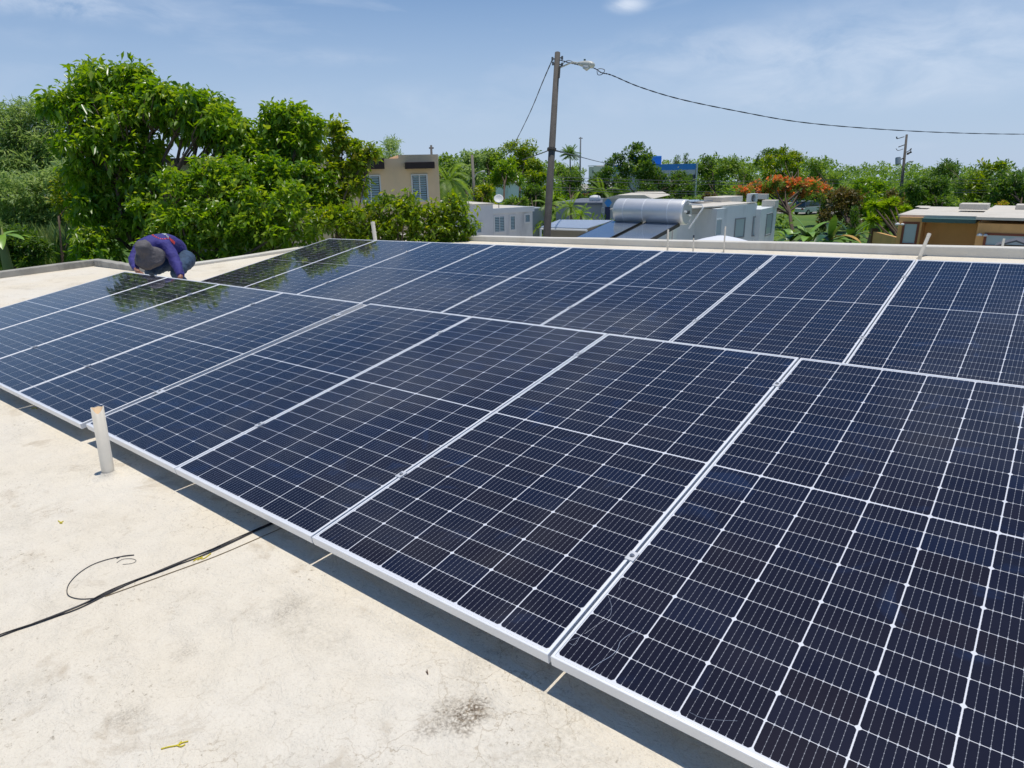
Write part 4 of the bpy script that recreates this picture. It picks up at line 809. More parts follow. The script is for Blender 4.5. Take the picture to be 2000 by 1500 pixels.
gw = P(1985, 474, 30); r = empty('garden_shelter', (gw.x, gw.y, GZ), math.atan2(o_.ex.y, o_.ex.x), 'little dark gabled shelter roof peeking over the parapet at the right edge', 'shelter')
zz = gw.z-GZ; m = MB(); m.add([(-.75, -.5, zz-.12), (0, -.5, zz+.16), (.75, -.5, zz-.12), (-.75, 1, zz-.12), (0, 1, zz+.16), (.75, 1, zz-.12), (-.75, -.5, zz-.18), (0, -.5, zz+.08), (.75, -.5, zz-.18)], [(0, 1, 4, 3), (1, 2, 5, 4), (6, 7, 1, 0), (7, 8, 2, 1)]); m.build('roof', mat('shelter_roof', (.12, .12, .13), .6), r); MB().box(-.6, .6, -.3, .9, 0, zz-.19).build('wall', W_BRN, r)
yw = Fac('garden_wall', 'low ochre garden wall with posts left of the ochre house', 1706, 47, 1752, 43, 452, cat='wall'); yw.box('wall', 0, yw.L, 0, .2, 0, yw.H, W_BRN); yw.box('post', -.35, -.004, -.1, .3, 0, yw.H+.2, mat('post_brown', (.16, .09, .05), .8))
# blue building, far beige building
bb = Fac('blue_building', 'tall blue and white building with a blue tower behind the layered tree', 1283, 97, 1359, 99, 321, cat='building')
bb.box('wall', 0, bb.L, 0, 14, 0, bb.H-1.45, mat('wall_pale', (.45, .48, .52), .8)); bb.box('band', -.02, bb.L+.02, -.02, 14, bb.H-1.448, bb.H-.85, mat('band_white', (.62, .62, .62), .7)); bb.box('band', -.03, bb.L+.03, -.03, 14, bb.H-.848, bb.H, BLUE)
ut, zt = bb.uz(1307, 300); m = MB(); m.box(0.3, ut, 2, 8, bb.H+.002, zt-.25); m.build('tower', BLUE, bb.root, bevel=.1)
u0, z1 = bb.uz(1338, 342); bb.box('navy_wall', u0, bb.L+.04, -.05, -.022, 0, z1, NAVY); MB().tube([(bb.L+.15, -.15, 0), (bb.L+.15, -.15, bb.H+.1)], .12, 8).build('downpipe', TRIM, bb.root)  # navy slab over the lower right of the front, with a downpipe
fb = Fac('beige_building', 'distant two-storey beige building with dark windows left of the layered tree', 1150, 262, 1240, 255, 326, cat='building')
fb.box('wall', 0, fb.L, 0, 15, 0, fb.H, mat('wall_far_beige', (.82, .76, .66), .85)); fb.box('wing_wall', 3.2, fb.L+4, -4, -.01, 0, fb.H+.2, mat('wall_far_beige2', (.84, .78, .68), .85)); fb.box('roof', -.3, fb.L+.3, -.3, 15, fb.H+.201, fb.H+.5, WROOF)
for w_ in ((1157, 333, 1165, 338, 0), (1173, 330, 1179, 340, -4), (1181, 330, 1188, 340, -4), (1198, 330, 1206, 340, -4)): fb.window(*w_[:4], 'bars', y=w_[4], fw=.15)
# right far white roofs
wr = Fac('white_roofed_house', 'long low white-roofed house glimpsed between trees on the right', 1852, 120, 1905, 122, 374); wr.box('wall', 0, wr.L, .3, 7, 0, wr.H-.6, W_GRY); wr.box('roof', -.4, wr.L+.4, 0, 7.5, wr.H-.598, wr.H, mat('roof_pale', (.55, .58, .62), .6))
# white dome behind the parapet
dm = P(1408, 483, 15.5); r = empty('white_canopy', (dm.x, dm.y, dm.z-.4), label='white canopy dome showing just above the parapet below the grey-green house', cat='canopy')
MB().lathe([(1.05, -.02), (1.0, .42), (.75, .50), (.4, .60), (.12, .66), (.001, .67)], 28).build('canopy_top', mat('canopy_white', (.80, .82, .86), .6), r, smooth=True)
MB().tube([(0, 0, -3), (0, 0, .6)], .04).build('mast', TRIM, r)

# neighbouring flat roof carrying the solar water heater
hb = empty('neighbour_roof', (0, 0, GZ), label='low flat roof behind the parapet that carries the solar water heater', cat='house'); zr = -1.0
def in_hb(m, nm, mt): o = m.build(nm, mt, hb); o.location = (0, 0, -GZ); return o
in_hb(MB().box(-11.5, -3.8, 10.4, 15.8, zr-.2, zr), 'roof', WROOF); in_hb(MB().box(-11.3, -4, 10.6, 15.6, GZ, zr-.2), 'wall', WHITEWALL)
O = P(1188, 470.5, 17.0); r = empty('solar_water_heater', (O.x, O.y, zr), label='silver solar water heater tank above two dark flat collectors', cat='water heater'); hz_ = O.z-zr
TANK = mat('tank_steel', (.80, .80, .79), .38, .45, var=.04, vscale=2); COLL = mat('collector_glass', (.14, .18, .25), .2, coat=1, coat_r=.05, var=.15, vscale=1.5); BLK = mat('black_frame', (.015, .015, .017), .5)  # collector colour is lightened towards blue to imitate reflected sky
TL = math.radians(9.5)
for k, x0 in enumerate((-1.12, 0)):
    fr = MB(); W_, L_ = 1.0, 2.05
    fr.box(0, W_, 0, .025, -.09, 0); fr.box(0, W_, L_-.025, L_, -.09, 0); fr.box(0, .025, .025, L_-.025, -.09, 0); fr.box(W_-.025, W_, .025, L_-.025, -.09, 0)
    o = fr.build('collector_frame', BLK, r); o.location = (x0, 0, hz_); o.rotation_euler = (TL, 0, 0)
    o2 = MB().box(.025, W_-.025, .025, L_-.025, -.03, -.006).build('collector_plate', COLL, o)
    for xx in (.12, .88):
        MB().box(x0+xx-.025, x0+xx+.025, .02, .07, 0, hz_-.085).build('leg', ALU2, r); MB().box(x0+xx-.02, x0+xx+.02, 1.85, 1.9, 0, hz_+.22).build('leg', ALU2, r)
tz = hz_+.40+.30; R_ = .335
c0 = P(1207, 411, 19.0)-Vector((O.x, O.y, zr)); tl = 2.12
TM = Matrix.Translation((c0.x, c0.y, c0.z)) @ Matrix.Rotation(math.pi/2, 4, 'Y')
tkm = MB(); tkm.lathe([(.001, 0), (R_*.9, .0), (R_*.98, .03), (R_, .07), (R_, tl-.07), (R_*.985, tl-.02), (R_*.9, tl)], 40, TM); tkm.build('tank_shell', TANK, r, smooth=True)
MB().lathe([(R_*.9, tl+.001), (R_*.88, tl-.01), (.001, tl-.01)], 40, TM).build('end_cap', mat('end_cap_grey', (.50, .50, .49), .5), r)
for q in (.12, .35, .63): 
    bd = MB(); bd.lathe([(R_+.001, tl*q*1.25), (R_+.006, tl*q*1.25), (R_+.006, tl*q*1.25+.025), (R_+.001, tl*q*1.25+.025)], 40, TM); bd.build('tank_band', ALU, r)
for (dy, dz, rr) in ((.0, .0, .05), (-.16, .02, .03), (.1, .2, .03), (.14, -.1, .025)):
    MB().tube([(c0.x+tl-.01, c0.y+dy, c0.z+dz), (c0.x+tl+.06, c0.y+dy, c0.z+dz)], rr, 10).build('fitting', TRIM if dy else DARKPIPE, r)
pp = [Vector((c0.x+tl+.05, c0.y+.1, c0.z+.2)), Vector((c0.x+tl+.34, c0.y+.15, c0.z+.19)), Vector((c0.x+tl+.40, c0.y+.1, c0.z+.12)), Vector((c0.x+tl+.12, c0.y-.1, c0.z-.42))]
MB().tube(pp, .022, 8).build('pipe', TRIM, r)
for x in (.4, 1.7): MB().box(c0.x+x-.03, c0.x+x+.03, c0.y-.25, c0.y+.25, 0, c0.z-R_+.03).build('tank_stand', ALU2, r)

# ---------------------------------------------------------------- poles, lamps, wires
WOOD = mat('pole_wood', (.105, .095, .085), .85, var=.2, vscale=6, bump=.4); LAMP = mat('lamp_white', (.62, .61, .55), .4); WCAB = mat('overhead_cable', (.07, .08, .10), .6)
def pole(pb, pt, D, r0_, r1_, label, name='utility_pole', cat='utility pole', mt=None):
    a, t = P(*pb, D), P(*pt, D); k = (GZ-t.z)/(a.z-t.z); g0 = t+(a-t)*k; r = empty(name, g0, label=label, cat=cat); MB().tube([(0, 0, 0), tuple((t-g0)*.5), tuple(t-g0)], [r0_, (r0_+r1_)/2, r1_], 12).build('pole_shaft', mt or WOOD, r, smooth=True); return r, g0, t
r, g0, t = pole((1068, 460), (1089, 103), 19, .14, .08, 'leaning wooden street pole with a lamp on a short arm', 'street_lamp', 'street lamp')
def rel(px, py, D): return P(px, py, D)-g0
am = MB(); am.tube(smooth([rel(1091, 133, 19), rel(1103, 128, 18.9), rel(1118, 122, 18.7), rel(1132, 124, 18.6)], 5), .022, 8); am.build('lamp_arm', LAMP, r, smooth=True)
hd0, hd1 = rel(1130, 124, 18.6), rel(1161, 127.5, 18.3); ax = (hd1-hd0); hm_ = Matrix.Translation(hd0) @ ax.to_track_quat('Z', 'Y').to_matrix().to_4x4(); Lh = ax.length
lh = MB(); lh.lathe([(.001, 0), (.045, .0), (.06, Lh*.12), (.085, Lh*.35), (.10, Lh*.6), (.085, Lh*.85), (.045, Lh*.98), (.001, Lh)], 18, hm_); lo = lh.build('lamp_head', LAMP, r, smooth=True)
pc = rel(1142, 118, 18.5); MB().lathe([(.03, -.03), (.03, .03), (.02, .04), (.001, .04)], 12, Matrix.Translation(pc)).build('photocell', mat('photocell_teal', (.03, .12, .13), .4), r)
bw = MB(); bw.tube([rel(1140, 130, 18.45), rel(1146, 133, 18.4), rel(1152, 130, 18.35)], [.05, .075, .045], 10); bw.build('lamp_glass', mat('lamp_glass', (.55, .56, .55), .15, coat=1), r, smooth=True)
hw = MB()
for y, dx in ((113, 10), (124, -8), (126, 10), (115, -9)): hw.tube([rel(1088, y, 19), rel(1088+dx, y, 18.95)], .02, 6); hw.tube([rel(1088+dx, y-3, 18.95), rel(1088+dx, y+3, 18.95)], .03, 8)
hw.build('insulator', mat('insulator', (.10, .11, .12), .5), r); cdt = MB(); cdt.tube([rel(1093, 130, 18.9), rel(1091.5, 152, 18.9)], .03, 8); cdt.build('conduit', FENCE, r)
band = MB(); b0, b1 = rel(1077.6, 290, 19), rel(1077.3, 294, 19); band.tube([b0, b1], .135, 12); band.build('band', FENCE, r)
def wire(name, pts, rad, label, k=10, twist=0, mt=None):
    P3 = smooth([P(*p) for p in pts], k); m = MB()
    if twist:
        for ph in (0, math.pi):
            out = []
            for i, q in enumerate(P3): out.append(q+Vector((0, 0, twist*math.sin(i*.9+ph)))+CR*(0))
            m.tube(out, rad, 5)
    else: m.tube(P3, rad, 5)
    return tag(m.build(name, mt or WCAB), label, 'cable')
wire('overhead_cable', [(1093, 117, 18.95), (1110, 122, 18.8), (1132, 127, 18.7), (1160, 133, 18.6), (1175, 142, 18.5), (1195, 147, 18.5), (1250, 170, 18.8), (1330, 194, 19.3), (1440, 217, 20.2), (1560, 238, 21.2), (1700, 251, 22.6), (1850, 259, 24.3), (2000, 262, 26), (2150, 260, 28)], .0095, 'thick twisted cable sagging from the street lamp pole to the right edge', 14, .009)
wire('cable_splice', [(1165, 137, 18.45), (1172, 134, 18.4), (1181, 137, 18.4), (1176, 145, 18.4), (1168, 146, 18.4), (1166, 139, 18.4)], .010, 'small loop of cable hanging beside the lamp head', 5)
wire('cable_jumper', [(1094, 130, 18.9), (1102, 122, 18.8), (1110, 118, 18.75), (1120, 121, 18.7)], .010, 'short curved jumper cable between pole and lamp arm', 5)
wire('overhead_cable', [(1079, 116, 19), (1060, 160, 22), (1035, 220, 28), (1006, 278, 36), (985, 310, 42)], .014, 'cable running down left from the street lamp pole to the trees', 12, .012)
wire('overhead_cable', [(1077, 292, 19.1), (1120, 303, 40), (1180, 318, 70), (1235, 327, 95)], .03, 'thin far cable running right from the middle of the street lamp pole', 6)
wire('overhead_cable', [(1078, 291, 19.1), (1050, 302, 26), (1020, 312, 34)], .018, 'thin cable running left from the band on the street lamp pole', 6)
for i, (y0, y1) in enumerate(((346, 350), (352, 357), (366, 371), (371, 376))):
    wire('phone_line', [(1080, y0, 60), (1400, (y0+y1)/2+6, 64), (1757, y1, 69), (2100, y1+2, 76)], .022, ['topmost', 'second', 'third', 'lowest'][i]+' of four faint lines crossing the trees to the right pole', 8)
r, g0, t = pole((1757, 400), (1771, 263), 70, .19, .11, 'tall dark utility pole with transformer on the right, in front of the trees')
m = MB(); m.tube([rel(1752, 271, 69.5), rel(1766, 267, 69.9)], .04, 5); m.tube([rel(1752, 271, 69.5), rel(1751, 267, 69.5)], .06, 6); m.tube([rel(1755, 287, 69.5), rel(1766, 283, 69.9)], .05, 5); m.tube(smooth([rel(1750, 290, 69.3), rel(1754, 294, 69.3), rel(1764, 291, 69.6)], 4), .03, 5); m.build('crossarm', FENCE, r)
m = MB(); m.tube(smooth([rel(1769, 298, 70), rel(1776, 294, 69.8), rel(1780, 290, 69.6), rel(1776, 300, 69.6), rel(1771, 302, 69.8)], 4), .04, 5); m.tube([rel(1772, 300, 69.8), rel(1780, 297, 69.8)], .09, 6); m.build('insulator', FENCE, r)
MB().tube([rel(1754, 321, 69.6), rel(1754, 308, 69.6)], .26, 14).build('transformer', mat('transformer_grey', (.33, .38, .42), .5), r, smooth=False)
MB().tube([rel(1758, 312, 69.8), rel(1766, 308, 70)], .06, 6).build('bracket', FENCE, r)
m = MB(); m.tube(smooth([rel(1766, 328, 69.9), rel(1769, 320, 69.5), rel(1775, 316, 69.2), rel(1782, 315, 69)], 4), .05, 6); m.build('lamp_arm', LAMP, r); MB().tube([rel(1777, 315.5, 69.1), rel(1784, 315, 69)], [.10, .07], 8).build('lamp_head', LAMP, r)
r, g0, t = pole((1133, 330), (1134, 268), 150, .2, .15, 'thin distant pole with a small crossbar right of the street lamp', mt=mat('pole_far', (.13, .15, .17), .8)); MB().tube([rel(1130.5, 270, 150), rel(1138, 270, 150)], .09, 5).build('crossarm', FENCE, r)
r, g0, t = pole((844, 330), (842, 284), 80, .2, .13, 'utility pole top with small arms rising above the beige house roof'); MB().tube([rel(838, 289, 80), rel(847, 289, 80)], .09, 5).build('crossarm', FENCE, r)
r, g0, t = pole((926, 372), (922, 303), 66, .17, .13, 'weathered pole with a curved lamp arm among trees left of the shed', 'street_lamp', 'street lamp', BARKG)
MB().tube(smooth([rel(925, 350, 66), rel(930, 340, 65.8), rel(937, 336, 65.5), rel(943, 335, 65.3)], 5), .05, 6).build('lamp_arm', LAMP, r); MB().tube([rel(941, 335, 65.3), rel(947, 335, 65.2)], .10, 8).build('lamp_head', LAMP, r)

# ---------------------------------------------------------------- cars
RUB = mat('tyre', (.02, .02, .02), .8); CG = mat('car_glass', (.02, .03, .035), .1, coat=1); CHR = mat('rim', (.5, .5, .5), .4, .6)
def car(pos, rz, col, label, group=None, suv=False):
    r = empty('parked_car', pos, rz, label, 'car', group); L, Wd, H = 4.3, 1.74, 1.62 if suv else 1.45
    prof = [(-2.15, .35), (-2.13, .78), (-1.75, .92), (-1.0 if not suv else -1.9, .98), (1.05, .98), (1.9, .82), (2.13, .62), (2.15, .35)]
    m = MB(); n = len(prof); vs = [(x, -Wd/2, z) for x, z in prof]+[(x, Wd/2, z) for x, z in prof]; m.add(vs, [tuple(range(n)), tuple(range(2*n-1, n-1, -1))]+[(i, n+i, n+(i+1) % n, (i+1) % n) for i in range(n)])
    m.build('car_body', mat('car_paint', col, .3, coat=1), r, bevel=.06)
    c = [(-1.95 if suv else -1.35, .97), (-1.75 if suv else -.85, H), (.25, H), (1.0, .97)]; m = MB(); n = 4; w1 = Wd/2-.06; w2 = Wd/2-.22
    vs = [(x, -(w2 if z > 1 else w1), z) for x, z in c]+[(x, (w2 if z > 1 else w1), z) for x, z in c]; m.add(vs, [(0, 1, 2, 3), (7, 6, 5, 4)]+[(i, 4+i, 4+(i+1) % 4, (i+1) % 4) for i in range(4)]); m.build('car_glass', CG, r)
    MB().box(c[1][0]+.03, c[2][0]-.02, -w2, w2, H+.002, H+.035).build('car_roof', mat('car_paint_roof', col, .3, coat=1), r, bevel=.015)
    for x in (-1.3, 1.35):
        for s in (-1, 1):
            w = MB().lathe([(.001, -.1), (.3, -.1), (.33, -.06), (.33, .06), (.3, .1), (.001, .1)], 18, Matrix.Translation((x, s*(Wd/2-.06), .33)) @ Matrix.Rotation(math.pi/2, 4, 'X')).build('wheel', RUB, r)
            MB().lathe([(.001, .112), (.2, .108), (.2, .1)], 14, Matrix.Translation((x, s*(Wd/2-.06), .33)) @ Matrix.Rotation(-s*math.pi/2, 4, 'X') @ Matrix.Rotation(math.pi if False else 0, 4, 'X')).build('rim', CHR, w)
    for s in (-1, 1): MB().box(2.12, 2.165, s*.62-.18, s*.62+.18, .62, .74).build('headlight', TRIM, r); MB().box(-2.165, -2.12, s*.66-.14, s*.66+.14, .66, .84).build('tail_light', mat('tail_red', (.4, .02, .02), .4), r)
ang = math.atan2(CR.y, CR.x)
car(PX2G(1144, 152), ang+.15, (.55, .01, .03), 'red car parked left of the distant beige building'); car(PX2G(1158, 160), ang+1.3, (.6, .62, .65), 'white car beside the red one, nose towards the view', suv=True)
car(PX2G(1131, 150), ang+.5, (.42, .02, .03), 'dark red car partly hidden by the dark bush, left of the red car')
car(PX2G(1541, 90), ang+.5, (.68, .70, .72), 'white car under the orange flowering tree, nearer the grass', suv=True); car(PX2G(1556, 98), ang+2.6, (.30, .32, .35), 'grey car behind the white one under the orange tree')
car(PX2G(1520, 101), ang+.1, (.55, .57, .60), 'silver car left of the white one behind the orange tree')

# ---------------------------------------------------------------- background trees
def T(px, top, bot, w, D, mt, L, n, label, seed, name='tree', cat='tree', per=9, nb=9, wid=.4, droop=.3, inner=.3, squash=.85, tb=0, tr=.18, flat=1.0):
    rg = random.Random(seed); bl = []; hpx = bot-top
    for i in range(nb):
        a = rg.uniform(0, 1); yy = top+hpx*(.18+.62*(a if flat == 1 else a**.5)); half = w/2*math.sqrt(max(.12, 1-((yy-top)/hpx*1.15-.5)**2*1.6))
        xx = px+rg.uniform(-1, 1)*half*.68; rr = min(w, hpx)*rg.uniform(.16, .27); bl.append((xx, yy, rr, D+rg.uniform(-.35, .35)*w/FPX*D))
    for k in (-.55, 0, .55): bl.append((px+k*w*.6, bot-hpx*.12, min(w, hpx)*.2, D+rg.uniform(-1, 1)))
    bl.append((px+rg.uniform(-.15, .15)*w, top+hpx*.18, min(w, hpx)*.17, D))
    return tree(name, PB(bl), PX2G(px, D), mt, L, n, per, label, cat, seed=seed, droop=droop, wid=wid, inner=inner, squash=squash, tintbase=tb, trunk_r=tr, limbs=5)
T(755, 268, 345, 75, 46, L_FINE, .32, 420, 'light feathery bamboo-like tree rising behind the beige house roof', 41, per=12, wid=.14, inner=.1)
T(880, 296, 395, 55, 70, L_MID, .42, 420, 'pale green tree just right of the beige house', 42)
T(915, 292, 380, 60, 82, L_FINE, .45, 420, 'soft grey-green tree behind the weathered lamp pole', 43)
T(960, 290, 365, 60, 88, L_MID, .45, 420, 'round green tree left of the yellowish tree on the hill', 44)
T(1018, 274, 350, 75, 90, L_YEL, .45, 620, 'tallest yellow-green tree on the hill, left of the street pole', 45, tb=-.1)
T(1050, 300, 395, 45, 80, L_YEL, .42, 380, 'olive tree directly left of the street pole', 46, tb=-.2)
T(990, 308, 358, 80, 84, L_BIG, .42, 460, 'bright green broad bush above the white shed', 47, 'tree', tb=.05)
T(1045, 360, 410, 50, 72, L_DARK, .36, 260, 'dark green bush right of the white shed', 48, 'leafy_shrub', 'shrub')
T(945, 360, 405, 50, 66, L_YEL, .34, 240, 'yellow-green shrub left of the white shed', 49, 'leafy_shrub', 'shrub')
T(1005, 385, 404, 60, 64, L_MID, .3, 200, 'low shrub between the shed and the grey house roof', 50, 'leafy_shrub', 'shrub')
T(1112, 330, 392, 62, 105, L_DARK, .42, 480, 'dark round flowering bush tree right of the street pole', 51, tb=.12)
T(1092, 365, 400, 40, 74, L_BIG, .36, 220, 'fresh green shrub at the foot of the dark bush tree', 52, 'leafy_shrub', 'shrub')
T(1100, 318, 345, 70, 170, L_MID, .7, 220, 'far low tree mass behind the small palm', 53)
def palm(px, top, D, h, label, n=16, L=1.8, seed=0, mt=None, name='palm_tree', dr=1.4, base=None, tr=.12):
    rg = random.Random(seed); g0 = PX2G(px, D); tp = P(px, top, D); zt = tp.z-GZ if base is None else h; r = empty(name, g0, label=label, cat='palm')
    MB().tube([(0, 0, 0), (.1, 0, zt*.5), (0, 0, zt)], [tr*1.2, tr, tr*.8], 8).build('trunk', BARKG, r, smooth=True); V = []; Tn = []
    for i in range(n):
        a = i*2.4; el = rg.uniform(-.1, 1.35); p = np.array([0, 0, zt]); d = np.array([math.cos(a)*math.cos(el), math.sin(a)*math.cos(el), math.sin(el)]); st = L/14
        for k in range(14):
            d = norm(d+np.array([0, 0, -dr/14])); p2 = p+d*st; s = norm(np.cross(d, [0, 0, 1.0])); w = L*.22*math.sin(math.pi*(k+1)/16)**.6
            for sg in (-1, 1):
                for q in (.0, .5):
                    b = p+d*st*q; tip = b+s*sg*w+d*w*.5+np.array([0, 0, -w*.45]); V += [b, b*.5+tip*.5+d*.035*L/1.8, tip, b*.5+tip*.5-d*.035*L/1.8]; Tn += [.3+.5*rg.random()]*4
            p = p2
    o = bpy.data.objects.new('crown', leaf_mesh('crown', np.array(V), np.array(Tn), mt or L_MID)); COL.objects.link(o); o.parent = r; return r
palm(1110, 305, 120, 0, 'small lone palm on the skyline right of the street pole', 40, 1.9, 1, L_DARK, dr=1.0)
palm(893, 352, 56, 0, 'palm with drooping grey-green fronds right of the beige house', 22, 2.6, 2, L_MID, dr=2.2)
palm(1072, 395, 62, 0, 'short palm behind the street pole by the grey house', 14, 1.5, 3); palm(1112, 398, 60, 0, 'short palm right of the street pole above the metal carport', 14, 1.6, 4); palm(1130, 412, 58, 0, 'lowest small palm right of the street pole', 12, 1.1, 5, L_BIG)
palm(1655, 425, 52, 0, 'small palm between the banana plants and the spiky plants', 16, 1.3, 6, L_BIG, dr=1.7); palm(1990, 358, 75, 0, 'palm with long fronds cut by the right picture edge', 18, 3.4, 7, L_DARK, dr=1.5); palm(1168, 372, 88, 0, 'small palm at the left foot of the layered tree', 14, 2.2, 8, L_MID)
# layered almond tree: horizontal tiers
tiers = []
rg = random.Random(5)
for y, w in ((291, 9), (300, 26), (312, 42), (325, 50), (338, 62), (352, 72), (366, 80), (380, 84), (392, 84)):
    for s in (-1, -.45, .1, .55, 1): tiers.append((1246+s*w*(.45 if (s > 0 and y < 345) else 1.0)+rg.uniform(-4, 4)+(4 if y > 350 else 0), y-abs(s)*5+rg.uniform(-2, 2), max(6, w*.24), 85+rg.uniform(-1, 1)*w*.05))
tree('layered_tree', PB(tiers), PX2G(1248, 85), L_DARK, .40, 2400, 10, 'dark pyramid-shaped tree with layered branches in front of the blue building', seed=61, squash=.5, inner=.2, droop=.15, trunk_r=.22, limbs=20, tintbase=0)
T(1325, 340, 398, 60, 88, L_DARK, .36, 420, 'dark tree right of the layered tree, in front of the blue wall', 62, tb=.05)
# flamboyant tree: wide umbrella, orange on top
fl = [(1455, 377, 18), (1440, 392, 12), (1480, 366, 17), (1500, 372, 16), (1512, 358, 17), (1535, 360, 17), (1560, 364, 18), (1585, 362, 16), (1605, 370, 14), (1530, 378, 18), (1570, 382, 16), (1480, 388, 16), (1600, 386, 12)]
FB = PB([(a, b_, c, 66+random.uniform(-1.5, 1.5)) for a, b_, c in fl]); fr_ = tree('flamboyant_tree', FB, PX2G(1518, 66), L_MID, .30, 800, 10, 'umbrella-shaped flowering tree covered in orange blossoms', seed=63, squash=.5, inner=.1, droop=.1, wid=.3, trunk_r=.2)
bp = fr_.location; V, t_ = leaves([(x-bp.x, y-bp.y, z-bp.z+r_*.2, r_*1.0) for x, y, z, r_ in FB], .26, 340, 8, 64, droop=0, wid=.8, squash=.5, inner=.5, tintbase=.75); o = bpy.data.objects.new('blossoms', leaf_mesh('blossoms', V, t_, L_ORA)); COL.objects.link(o); o.parent = fr_
T(1640, 362, 440, 75, 60, L_BRN, .32, 620, 'brownish round tree right of the flowering tree', 65); T(1688, 346, 425, 95, 64, L_BIG, .34, 800, 'bright green tree behind the brownish one, left of the right utility pole', 66, tb=-.05)
T(1815, 348, 415, 100, 66, L_DARK, .36, 950, 'dark dense round tree directly right of the right utility pole', 67, inner=.5); T(1740, 372, 420, 55, 62, L_BRN, .3, 300, 'small olive tree at the foot of the right utility pole', 68)
T(1530, 286, 350, 90, 110, L_YEL, .5, 620, 'wispy olive tree with uneven top behind the flowering tree', 69, inner=.1, tb=-.15); T(1500, 292, 325, 60, 120, L_DARK, .5, 300, 'dark flat-topped tree left of the wispy olive tree', 70)
T(1440, 305, 385, 90, 112, L_MID, .5, 620, 'pale green tree right of the blue building', 71); T(1385, 302, 378, 60, 116, L_DARK, .5, 420, 'dark green tree directly behind the blue building\'s right corner', 72, tb=.08)
T(1600, 308, 370, 90, 125, L_MID, .55, 520, 'broad green tree left of the right utility pole in the far line', 73); T(1840, 316, 372, 60, 120, L_DARK, .5, 380, 'dark tree standing above the far line right of the right utility pole', 74)
T(1930, 314, 400, 80, 78, L_YEL, .42, 620, 'olive green tree near the right edge, taller than its neighbours', 75, tb=-.2); T(1975, 335, 405, 70, 72, L_DARK, .42, 420, 'dark tree mass at the right edge below the palm', 76); T(1880, 345, 400, 60, 92, L_MID, .42, 380, 'green tree above the white-roofed house on the right', 77)
T(1960, 395, 412, 30, 60, L_YEL, .25, 120, 'small lime green bush behind the ochre house roof', 78, 'leafy_shrub', 'shrub', tb=.3)
T(1385, 376, 392, 34, 88, L_BRN, .3, 160, 'clipped olive hedge right of the blue building', 79, 'hedge', 'hedge', nb=5); T(1352, 386, 402, 60, 80, L_MID, .3, 140, 'low green shrub below the blue building wall', 80, 'leafy_shrub', 'shrub')
# cypresses
for px, tp_, bt, D, lab in ((1605, 378, 455, 60, 'narrow dark cypress left of the brownish tree'), (1670, 405, 470, 55, 'narrow dark cypress right of the brownish tree'), (1879, 345, 395, 85, 'narrow dark cypress on the far right, above the white-roofed house'), (1341, 300, 345, 118, 'tiny cypress on the skyline behind the blue building'), (1322, 305, 345, 118, 'smaller skyline cypress touching the blue tower')):
    n = 7; tree('cypress', PB([(px+random.uniform(-1, 1), tp_+(bt-tp_)*(i+.5)/n, 4+3*min(1, i/3), D) for i in range(n)]), PX2G(px, D), L_DARK, .25, 160, 9, lab, seed=int(px), droop=-.5, wid=.3, trunk_r=.08, limbs=0)
# spiky plants
SP = [(1706, 402, 13), (1722, 408, 12), (1735, 400, 13), (1745, 392, 10), (1722, 426, 14), (1740, 424, 13), (1752, 412, 11), (1768, 408, 10), (1706, 430, 12), (1735, 444, 10)]
r = empty('spiky_plant', PX2G(1733, 47), label='tall cluster of spiky rosette plants left of the ochre house', cat='plant'); g0 = r.location; V = []; Tn = []; st = MB(); rg = random.Random(9)
for a, b_, c in SP:
    q = P(a, b_, 47+rg.uniform(-.3, .3))-g0; st.tube([(rg.uniform(-.3, .3), 0, 0), (q.x*.4, q.y*.4, q.z*.5), tuple(q)], [.08, .06, .04], 6); R_ = c/FPX*47
    for i in range(150):
        d = norm(np.array([rg.gauss(0, 1), rg.gauss(0, 1), rg.gauss(.35, .8)])); s = norm(np.cross(d, [0.1, 0.2, 1])); tip = np.array(q)+d*R_*1.5+np.array([0, 0, -R_*.25]); mdp = np.array(q)+d*R_*.6; V += [np.array(q), mdp+s*.035, tip, mdp-s*.035]; Tn += [.35+.6*rg.random()]*4
o = bpy.data.objects.new('foliage', leaf_mesh('foliage', np.array(V), np.array(Tn), L_BIG)); COL.objects.link(o); o.parent = r; st.build('stems', BARK, r)
for px, D, h_, lab, sd, n, L in ((1578, 38, 3.3, 'banana plant with dark lower leaf in front of the grass field', 81, 9, 1.3), (1622, 37, 3.5, 'middle banana plant with an orange-brown dying leaf', 82, 10, 1.3), (1662, 39, 3.2, 'banana plant on the right with yellow leaf', 83, 8, 1.1), (1545, 39, 3.0, 'low dark banana plant nearest the grey-green house', 84, 6, 1.0)):
    pz = P(px, 462, D); banana(Vector((pz.x, pz.y, GZ)), pz.z-GZ, lab, sd, n+2, L*1.35, .5, dry=1 if sd in (82, 83) else 0)
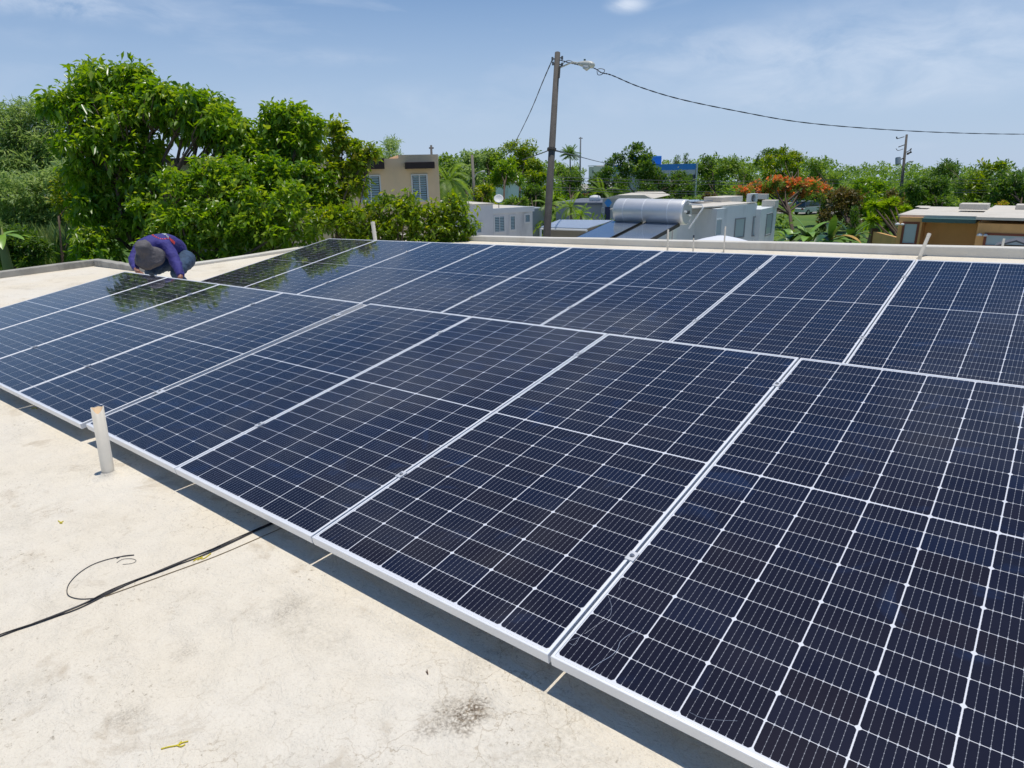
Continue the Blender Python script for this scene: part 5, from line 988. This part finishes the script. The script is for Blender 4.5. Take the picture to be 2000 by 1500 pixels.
# distant woods: one mass
rg = random.Random(77); DW = []
prof = [(-200, 300), (100, 310), (700, 318), (800, 308), (860, 300), (900, 302), (1000, 306), (1060, 312), (1100, 316), (1180, 318), (1360, 306), (1400, 304), (1450, 306), (1500, 306), (1560, 306), (1620, 314), (1660, 316), (1700, 314), (1760, 318), (1830, 322), (1900, 320), (1960, 324), (2050, 322), (2300, 318)]
def top_at(x):
    for (a, b_), (c, d) in zip(prof, prof[1:]):
        if a <= x <= c: return b_+(d-b_)*(x-a)/(c-a)
    return 320
for x in range(-190, 2290, 11):
    for row, D in ((0, 230), (1, 185), (2, 150)):
        if 1120 < x < 1250 and (row > 0 or 1138 < x < 1215): continue
        if x < 820 and row == 2: continue
        tp_ = top_at(x)+row*11+rg.uniform(-1, 7)+(5 if rg.random() < .3 else 0); rr = rg.uniform(9, 15); DW.append((x+rg.uniform(-8, 8), tp_+rr, rr, D+rg.uniform(-18, 18)))
        if row == 2: DW.append((x, tp_+rr*2.6, rr*1.2, D-6)); DW.append((x+5, tp_+rr*4.0, rr*1.2, D-10))
V, t_ = leaves(PB(DW), .85, 15000, 6, 90, droop=.2, wid=.5, inner=.6, squash=.8); o = bpy.data.objects.new('distant_woods', leaf_mesh('distant_woods', V, t_, L_MID)); COL.objects.link(o); tag(o, 'band of distant green woods along the whole skyline', 'woods', kind='stuff')

rg = random.Random(78); UG = []
for _ in range(900):
    D = rg.uniform(58, 125); x = rg.uniform(850, 2150)
    if 1130 < x < 1330 and D > 80: continue
    if 1500 < x < 1780 and D < 99: continue
    q = PX2G(x, D); UG.append((q.x, q.y, q.z+rg.uniform(.1, .9), rg.uniform(.7, 1.3)))
for _ in range(220):
    D = rg.uniform(101, 125); q = PX2G(rg.uniform(1400, 2100), D); UG.append((q.x, q.y, q.z+rg.uniform(.3, 1.8), rg.uniform(1, 1.8)))
V, t_ = leaves(UG, .5, 9000, 6, 91, droop=.1, wid=.5, inner=.5); o = bpy.data.objects.new('undergrowth', leaf_mesh('undergrowth', V, t_, L_MID)); COL.objects.link(o); tag(o, 'low green undergrowth between the trees beyond the houses', 'undergrowth', kind='stuff')
